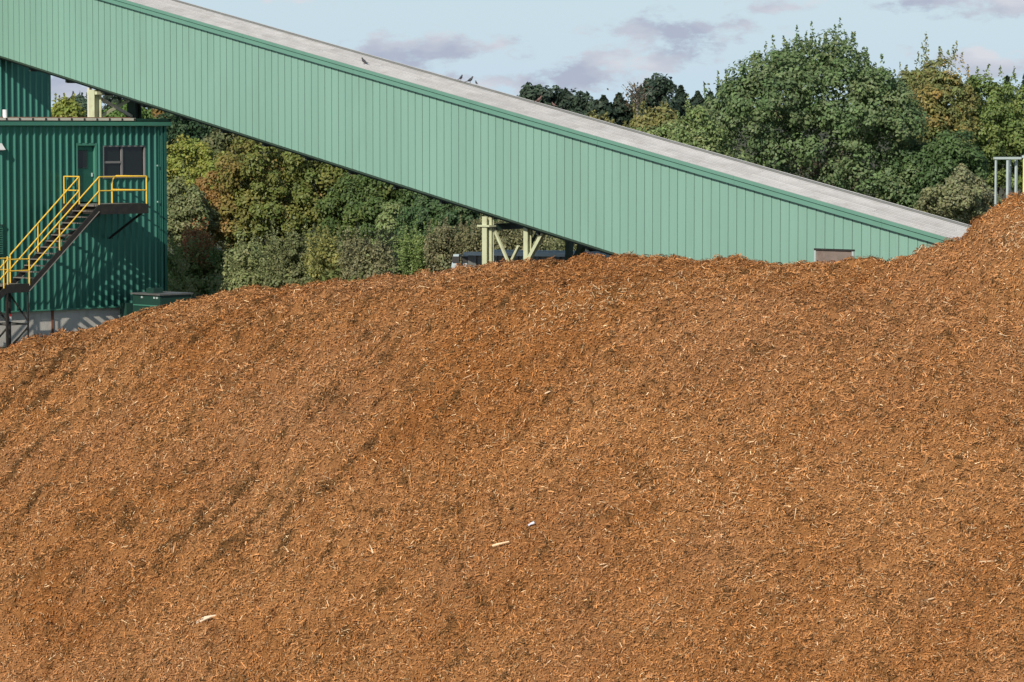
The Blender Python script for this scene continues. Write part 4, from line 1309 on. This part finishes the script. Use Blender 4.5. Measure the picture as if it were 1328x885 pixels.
# scrub in front
BUSH = [('red_shrub', 258, 322, 20, 22, 142, [(.15, .055, .025), (.08, .085, .03), (.13, .07, .03)], 'shrub with dull red leaves among the scrub near the building'),
        ('leafy_shrub', 240, 350, 28, 28, 139, [(.070, .098, .028), (.055, .080, .024), (.10, .115, .036)], 'leafy green shrub at the building corner behind the cabinet'),
        ('leafy_shrub', 285, 352, 30, 30, 139, [(.085, .098, .030), (.065, .082, .026)], 'rounded mid green shrub next right of the corner shrub'),
        ('grey_shrub', 330, 348, 38, 30, 139.5, GREYG, 'grey green shrub at the bottom of the russet tree'),
        ('grey_shrub', 380, 340, 40, 32, 140, [(.062, .070, .030), (.085, .090, .040), (.052, .060, .026)], 'dull grey brown shrub below the right side of the russet tree'),
        ('yellow_shrub', 432, 340, 34, 28, 140, [(.095, .098, .032), (.13, .12, .038), (.07, .078, .028)], 'shrub with yellowish leaves in the middle of the scrub'),
        ('grey_shrub', 478, 335, 36, 26, 140, [(.085, .085, .042), (.07, .07, .036), (.10, .095, .05)], 'olive grey shrub below the dark green tree'),
        ('leafy_shrub', 540, 328, 34, 26, 139, [(.075, .105, .030), (.09, .11, .04), (.06, .085, .026)], 'bright green shrub left of the grey trailer'),
        ('grey_shrub', 588, 318, 34, 24, 139, [(.10, .092, .048), (.085, .078, .042), (.075, .08, .038)], 'brownish olive shrub behind the grey trailer'),
        ('grey_shrub', 640, 312, 36, 26, 138, [(.095, .095, .048), (.08, .08, .042)], 'tall olive shrub directly behind the pale trestle'),
        ('grey_shrub', 690, 312, 36, 26, 137, [(.105, .10, .05), (.085, .085, .042)], 'olive shrub seen between the trestle struts'),
        ('olive_shrub', 748, 322, 38, 20, 134, [(.095, .10, .045), (.08, .085, .038)], 'low olive shrub in the gap where the gallery meets the pile')]
for i, (nm, x, y, rx, ry, d, pal, lb) in enumerate(BUSH):
    d = 166 if x < 300 else 122.8 / (1 + (x - 664) / FPX) if x < 500 else (150 if x < 560 else 147 if x < 700 else 142)
    rs = R(40 + i)
    sp_ = [(x + rs.uniform(-.5, .5) * rx, y + rs.uniform(-.4, .5) * ry, rx * rs.uniform(.4, .62), ry * rs.uniform(.45, .7)) for _ in range(6)] + [(x, y + ry * .9, rx * .9, ry * .8)]
    pal = [tuple(1.18 * c_ for c_ in p_) for p_ in pal]
    plant(nm, base_px(x, d), lobes_px(sp_, d, rs, 1.0), 95, .33, 52, .18, pal, lb, 'shrub', 60 + i, 'shrubs behind the bark pile', trunk=.05,
          top=[at(x + rs.uniform(-1, 1) * rx * .8, y - ry * rs.uniform(.4, .9), d) for _ in range(9)] + [at(x + rs.uniform(-1, 1) * rx, y + ry * rs.uniform(-.7, 1.0), d - 1.0 + rs.uniform(-.4, .3)) for _ in range(42)], shoot_h=1.15)
# continuous low undergrowth behind and between them
rs = R(77)
Ps = []
for k in range(900):
    x = rs.uniform(-30, 30)
    if rs.rand() < .4:
        x = rs.uniform(-12.6, -4.5); d = rs.uniform(120.5, 124.5) - x
    else:
        d = rs.uniform(150, 172)
    zz = YARD + rs.uniform(0, 2.6) * (.6 + .4 * math.sin(x * .7))
    c = np.array([x, d, zz]); dirs = rs.randn(58, 3); dirs /= np.linalg.norm(dirs, axis=1, keepdims=True)
    pal = [OLIVE, GREYG, GRN, OLIVE][k % 4]; base = np.array(pal[rs.randint(len(pal))])
    Ps.append((c + dirs * (.5 * rs.rand(58, 1) ** .4), dirs + rs.randn(58, 3) * .5, .20 * rs.uniform(.6, 1.3, 58), LB * base * (.7 + .5 * rs.rand(58, 1))))
P, N_, S_, C_ = [np.concatenate([p_[i] for p_ in Ps]) for i in range(4)]
V_, C_ = leaf_quads(P, N_, S_, C_, rs)
tag(np_mesh('undergrowth', V_, np.arange(len(V_)).reshape(-1, 4), M['leaf'], C_), 'tangled olive undergrowth between the trees behind the pile', 'undergrowth', kind='stuff')

# farther trees
FAR = [('distant_tree', 235, 172, 36, 26, 205, DARKG, 'dark distant tree above the yellow green tree by the building'),
       ('distant_tree', 292, 188, 34, 22, 190, [(.075, .08, .035), (.06, .07, .03)], 'olive grey distant tree peeping above the russet tree'),
       ('distant_tree', 270, 168, 30, 22, 230, DARKG, 'dark distant tree just under the gallery edge left of the russet tree'),
       ('distant_tree', 200, 165, 26, 20, 215, RUST, 'reddish thin tree beside the upper corner of the low building'),
       ('distant_tree', 82, 150, 16, 14, 180, YELG, 'yellow green treetop just right of the tower above the roof'),
       ('distant_tree', 104, 146, 14, 16, 230, PINE, 'dark round treetop left of the roof trestle'),
       ('distant_tree', 155, 154, 34, 12, 200, GRN, 'green treetops seen through the braces of the roof trestle'),
       ('olive_tree', 790, 178, 34, 22, 175, [(.105, .10, .035), (.085, .085, .03)], 'olive yellow bushy tree just above the roof, below the far pines'),
       ('olive_tree', 845, 172, 34, 24, 178, [(.115, .11, .04), (.09, .09, .032)], 'taller olive yellow tree left of the small pale tree above the roof')]
for i, (nm, x, y, rx, ry, d, pal, lb) in enumerate(FAR):
    rs = R(140 + i)
    sp_ = [(x + rs.uniform(-.6, .6) * rx, y + rs.uniform(-.5, .5) * ry, rx * rs.uniform(.4, .6), ry * rs.uniform(.45, .7)) for _ in range(6)] + [(x, y + ry * 1.1, rx, ry)]
    plant(nm, base_px(x, d), lobes_px(sp_, d, rs, 1.0), 80, .55, 45, .30, pal, lb, 'tree', 160 + i, 'far trees', trunk=.15,
          top=[at(x + rs.uniform(-1, 1) * rx * .8, y - ry * rs.uniform(.5, .95), d) for _ in range(8)], shoot_h=1.0)


def conifer(name, x, ytop, d, wpx, label, seed, pal=PINE, n=1500, leaf=.55, shape=1.0):
    rs = R(seed); root_b = base_px(x, d); tp_ = at(x, ytop, d)
    root = empty(name, root_b, label, 'tree', 'dark trees on the far skyline')
    H_ = tp_[2] - root_b[2]; w = wpx * d / FPX / 2
    t = rs.rand(n) ** .8                                    # 0 top .. 1 bottom
    t = (np.floor(t * 16) + rs.rand(n) * .55) / 16
    a = rs.uniform(0, 2 * np.pi, n); lump = 1 + .35 * np.sin(a * 3 + t * 17 + seed) + .2 * np.sin(a * 5 - t * 31)
    r = w * np.minimum(t * 2.4 + .06, 1.0) ** shape * lump * rs.uniform(.45, 1.05, n)
    P = np.stack([tp_[0] + r * np.cos(a), tp_[1] + r * np.sin(a), tp_[2] - t * H_ * .92 - r * .18], -1)
    N_ = np.stack([np.cos(a), np.sin(a), np.full(n, .8)], -1) + rs.randn(n, 3) * .5
    pal = np.array(pal); C_ = 1.35 * pal[rs.randint(0, len(pal), n)] * (.7 + .6 * rs.rand(n, 1))
    V_, C_ = leaf_quads(P, N_, leaf * rs.uniform(.6, 1.3, n), C_, rs, .6)
    np_mesh('crown', V_, np.arange(len(V_)).reshape(-1, 4), M['leaf'], C_, parent=root)
    MB().tube([root_b, root_b + [0, 0, H_ * .5], tp_], [.3, .2, .03], 7).build('trunk', M['bark'], root)


SKY = [('pine_tree', 690, 112, 350, 34, 'rounded dark pine leftmost of the dark skyline clump', .5),
       ('pine_tree', 714, 117, 355, 30, 'dark pine second from left in the skyline clump', .6), ('pine_tree', 734, 116, 350, 26, 'pointed dark pine in the middle of the left skyline clump', .9),
       ('pine_tree', 752, 124, 350, 30, 'broad dark pine at the right end of the left skyline clump', .6), ('pine_tree', 783, 125, 345, 26, 'dark pine just right of the pale gap in the skyline', .8),
       ('pine_tree', 803, 122, 350, 22, 'narrow dark pine left of the bare birch on the skyline', 1.0), ('pine_tree', 854, 102, 345, 36, 'tallest dark tree on the skyline, left of the straight row', .55),
       ('pine_tree', 838, 117, 350, 28, 'dark tree leaning on the left side of the tallest skyline tree', .7), ('pine_tree', 883, 112, 352, 22, 'pointed pine between the tallest tree and the straight row', .9),
       ('pine_tree', 905, 119, 365, 22, 'dark spruce at the left of the straight skyline row', .9), ('pine_tree', 921, 120, 365, 22, 'dark spruce of the straight row against the big tree', .9),
       ('pine_tree', 1306, 100, 300, 26, 'dark spruce tip on the skyline near the right edge', 1.1), ('pine_tree', 1266, 108, 300, 22, 'dark narrow spruce tip right of the autumn tree', 1.1), ('pine_tree', 1330, 98, 300, 26, 'dark spruce cut by the right edge of the picture', 1.0)]
for i, (nm, x, yt, d, wp, lb, sh) in enumerate(SKY):
    if sh < .75:
        rs = R(500 + i); r_ = wp * .32
        sp_ = [(x, yt + r_ * .9, r_ * .75, r_)] + [(x + rs.uniform(-.75, .75) * wp * .6, yt + rs.uniform(.6, 2.4) * r_ + abs(k - 4) * 1.2, r_ * rs.uniform(.45, .8), r_ * rs.uniform(.5, .9)) for k in range(9)] + [(x, yt + r_ * 3.5, wp * .6, r_ * 1.8)]
        plant(nm, base_px(x, d), lobes_px(sp_, d, rs, 1.0), 85, .75, 22, .62, [(.026, .040, .026), (.031, .046, .029), (.022, .035, .024)], lb, 'tree', 540 + i, 'dark trees on the far skyline', trunk=.25,
              top=[at(x + rs.uniform(-.5, .5) * wp, yt + rs.uniform(.2, 1.2) * r_, d) for _ in range(4)], shoot_h=.8)
        continue
    conifer(nm, x, yt, d, wp, lb, 200 + i, shape=sh, n=1700 if wp > 20 else 95)
# bare birch: grey twigs
rs = R(300); bb_ = base_px(826, 340); tp_ = at(826, 112, 340)
bt = empty('bare_birch', bb_, 'thin half bare greyish tree among the dark skyline pines', 'tree')
m_ = MB(); m_.tube([bb_, (bb_ + tp_) / 2, tp_], [.16, .12, .03], 6)
for k in range(34):
    t = rs.uniform(.45, .98); a = bb_ + (tp_ - bb_) * t; an = rs.uniform(0, 6.28); l = (1 - t) * 2.5 + .7
    m_.tube([a, a + np.array([math.cos(an) * l, math.sin(an) * l, l * rs.uniform(.5, 1.2)])], [.05, .012], 4)
m_.build('trunk', mat('birch_bark', (.22, .19, .16), .8, var=.3), bt)
P = np.array([bb_ + (tp_ - bb_) * rs.uniform(.5, 1.0) + rs.randn(3) * [.8, .8, .4] for _ in range(220)])
V_, C_ = leaf_quads(P, rs.randn(220, 3), np.full(220, .32), np.array([(.13, .10, .06)]) * (.7 + .6 * rs.rand(220, 1)), rs)
np_mesh('crown', V_, np.arange(len(V_)).reshape(-1, 4), M['leaf'], C_, parent=bt)
# the wood behind them reads as one mass
rs = R(400); Ps = []
for k in range(330):
    x_ = rs.uniform(-1000, 2300); d = rs.uniform(372, 430)
    if 766 < x_ < 778 and False: continue
    b_ = base_px(x_, d); yt = rs.uniform(128, 146) if 600 < x_ < 960 else rs.uniform(118, 150)
    if x_ < 130 and x_ > 40: yt = rs.uniform(138, 150)
    tz_ = at(x_, yt, d)[2]; H_ = tz_ - b_[2]; w = rs.uniform(1.6, 3.4); n = 210
    t = rs.rand(n) ** .9; a = rs.uniform(0, 6.28, n); sh = .6 if k % 3 else 1.1
    r = w * np.minimum(t * 2.2 + .05, 1) ** sh * rs.uniform(.5, 1.05, n)
    pal = np.array(PINE if k % 4 else [(.05, .058, .026)]); base = pal[rs.randint(len(pal))]
    Ps.append((np.stack([b_[0] + r * np.cos(a), b_[1] + r * np.sin(a), tz_ - t * H_], -1), np.stack([np.cos(a), np.sin(a), np.full(n, .7)], -1) + rs.randn(n, 3) * .5,
               .75 * rs.uniform(.6, 1.3, n), base * (.7 + .6 * rs.rand(n, 1))))
P, N_, S_, C_ = [np.concatenate([p_[i] for p_ in Ps]) for i in range(4)]
V_, C_ = leaf_quads(P, N_, S_, C_, rs)
tag(np_mesh('far_wood', V_, np.arange(len(V_)).reshape(-1, 4), M['leaf'], C_), 'dark wood along the distant hill', 'wood', kind='stuff')
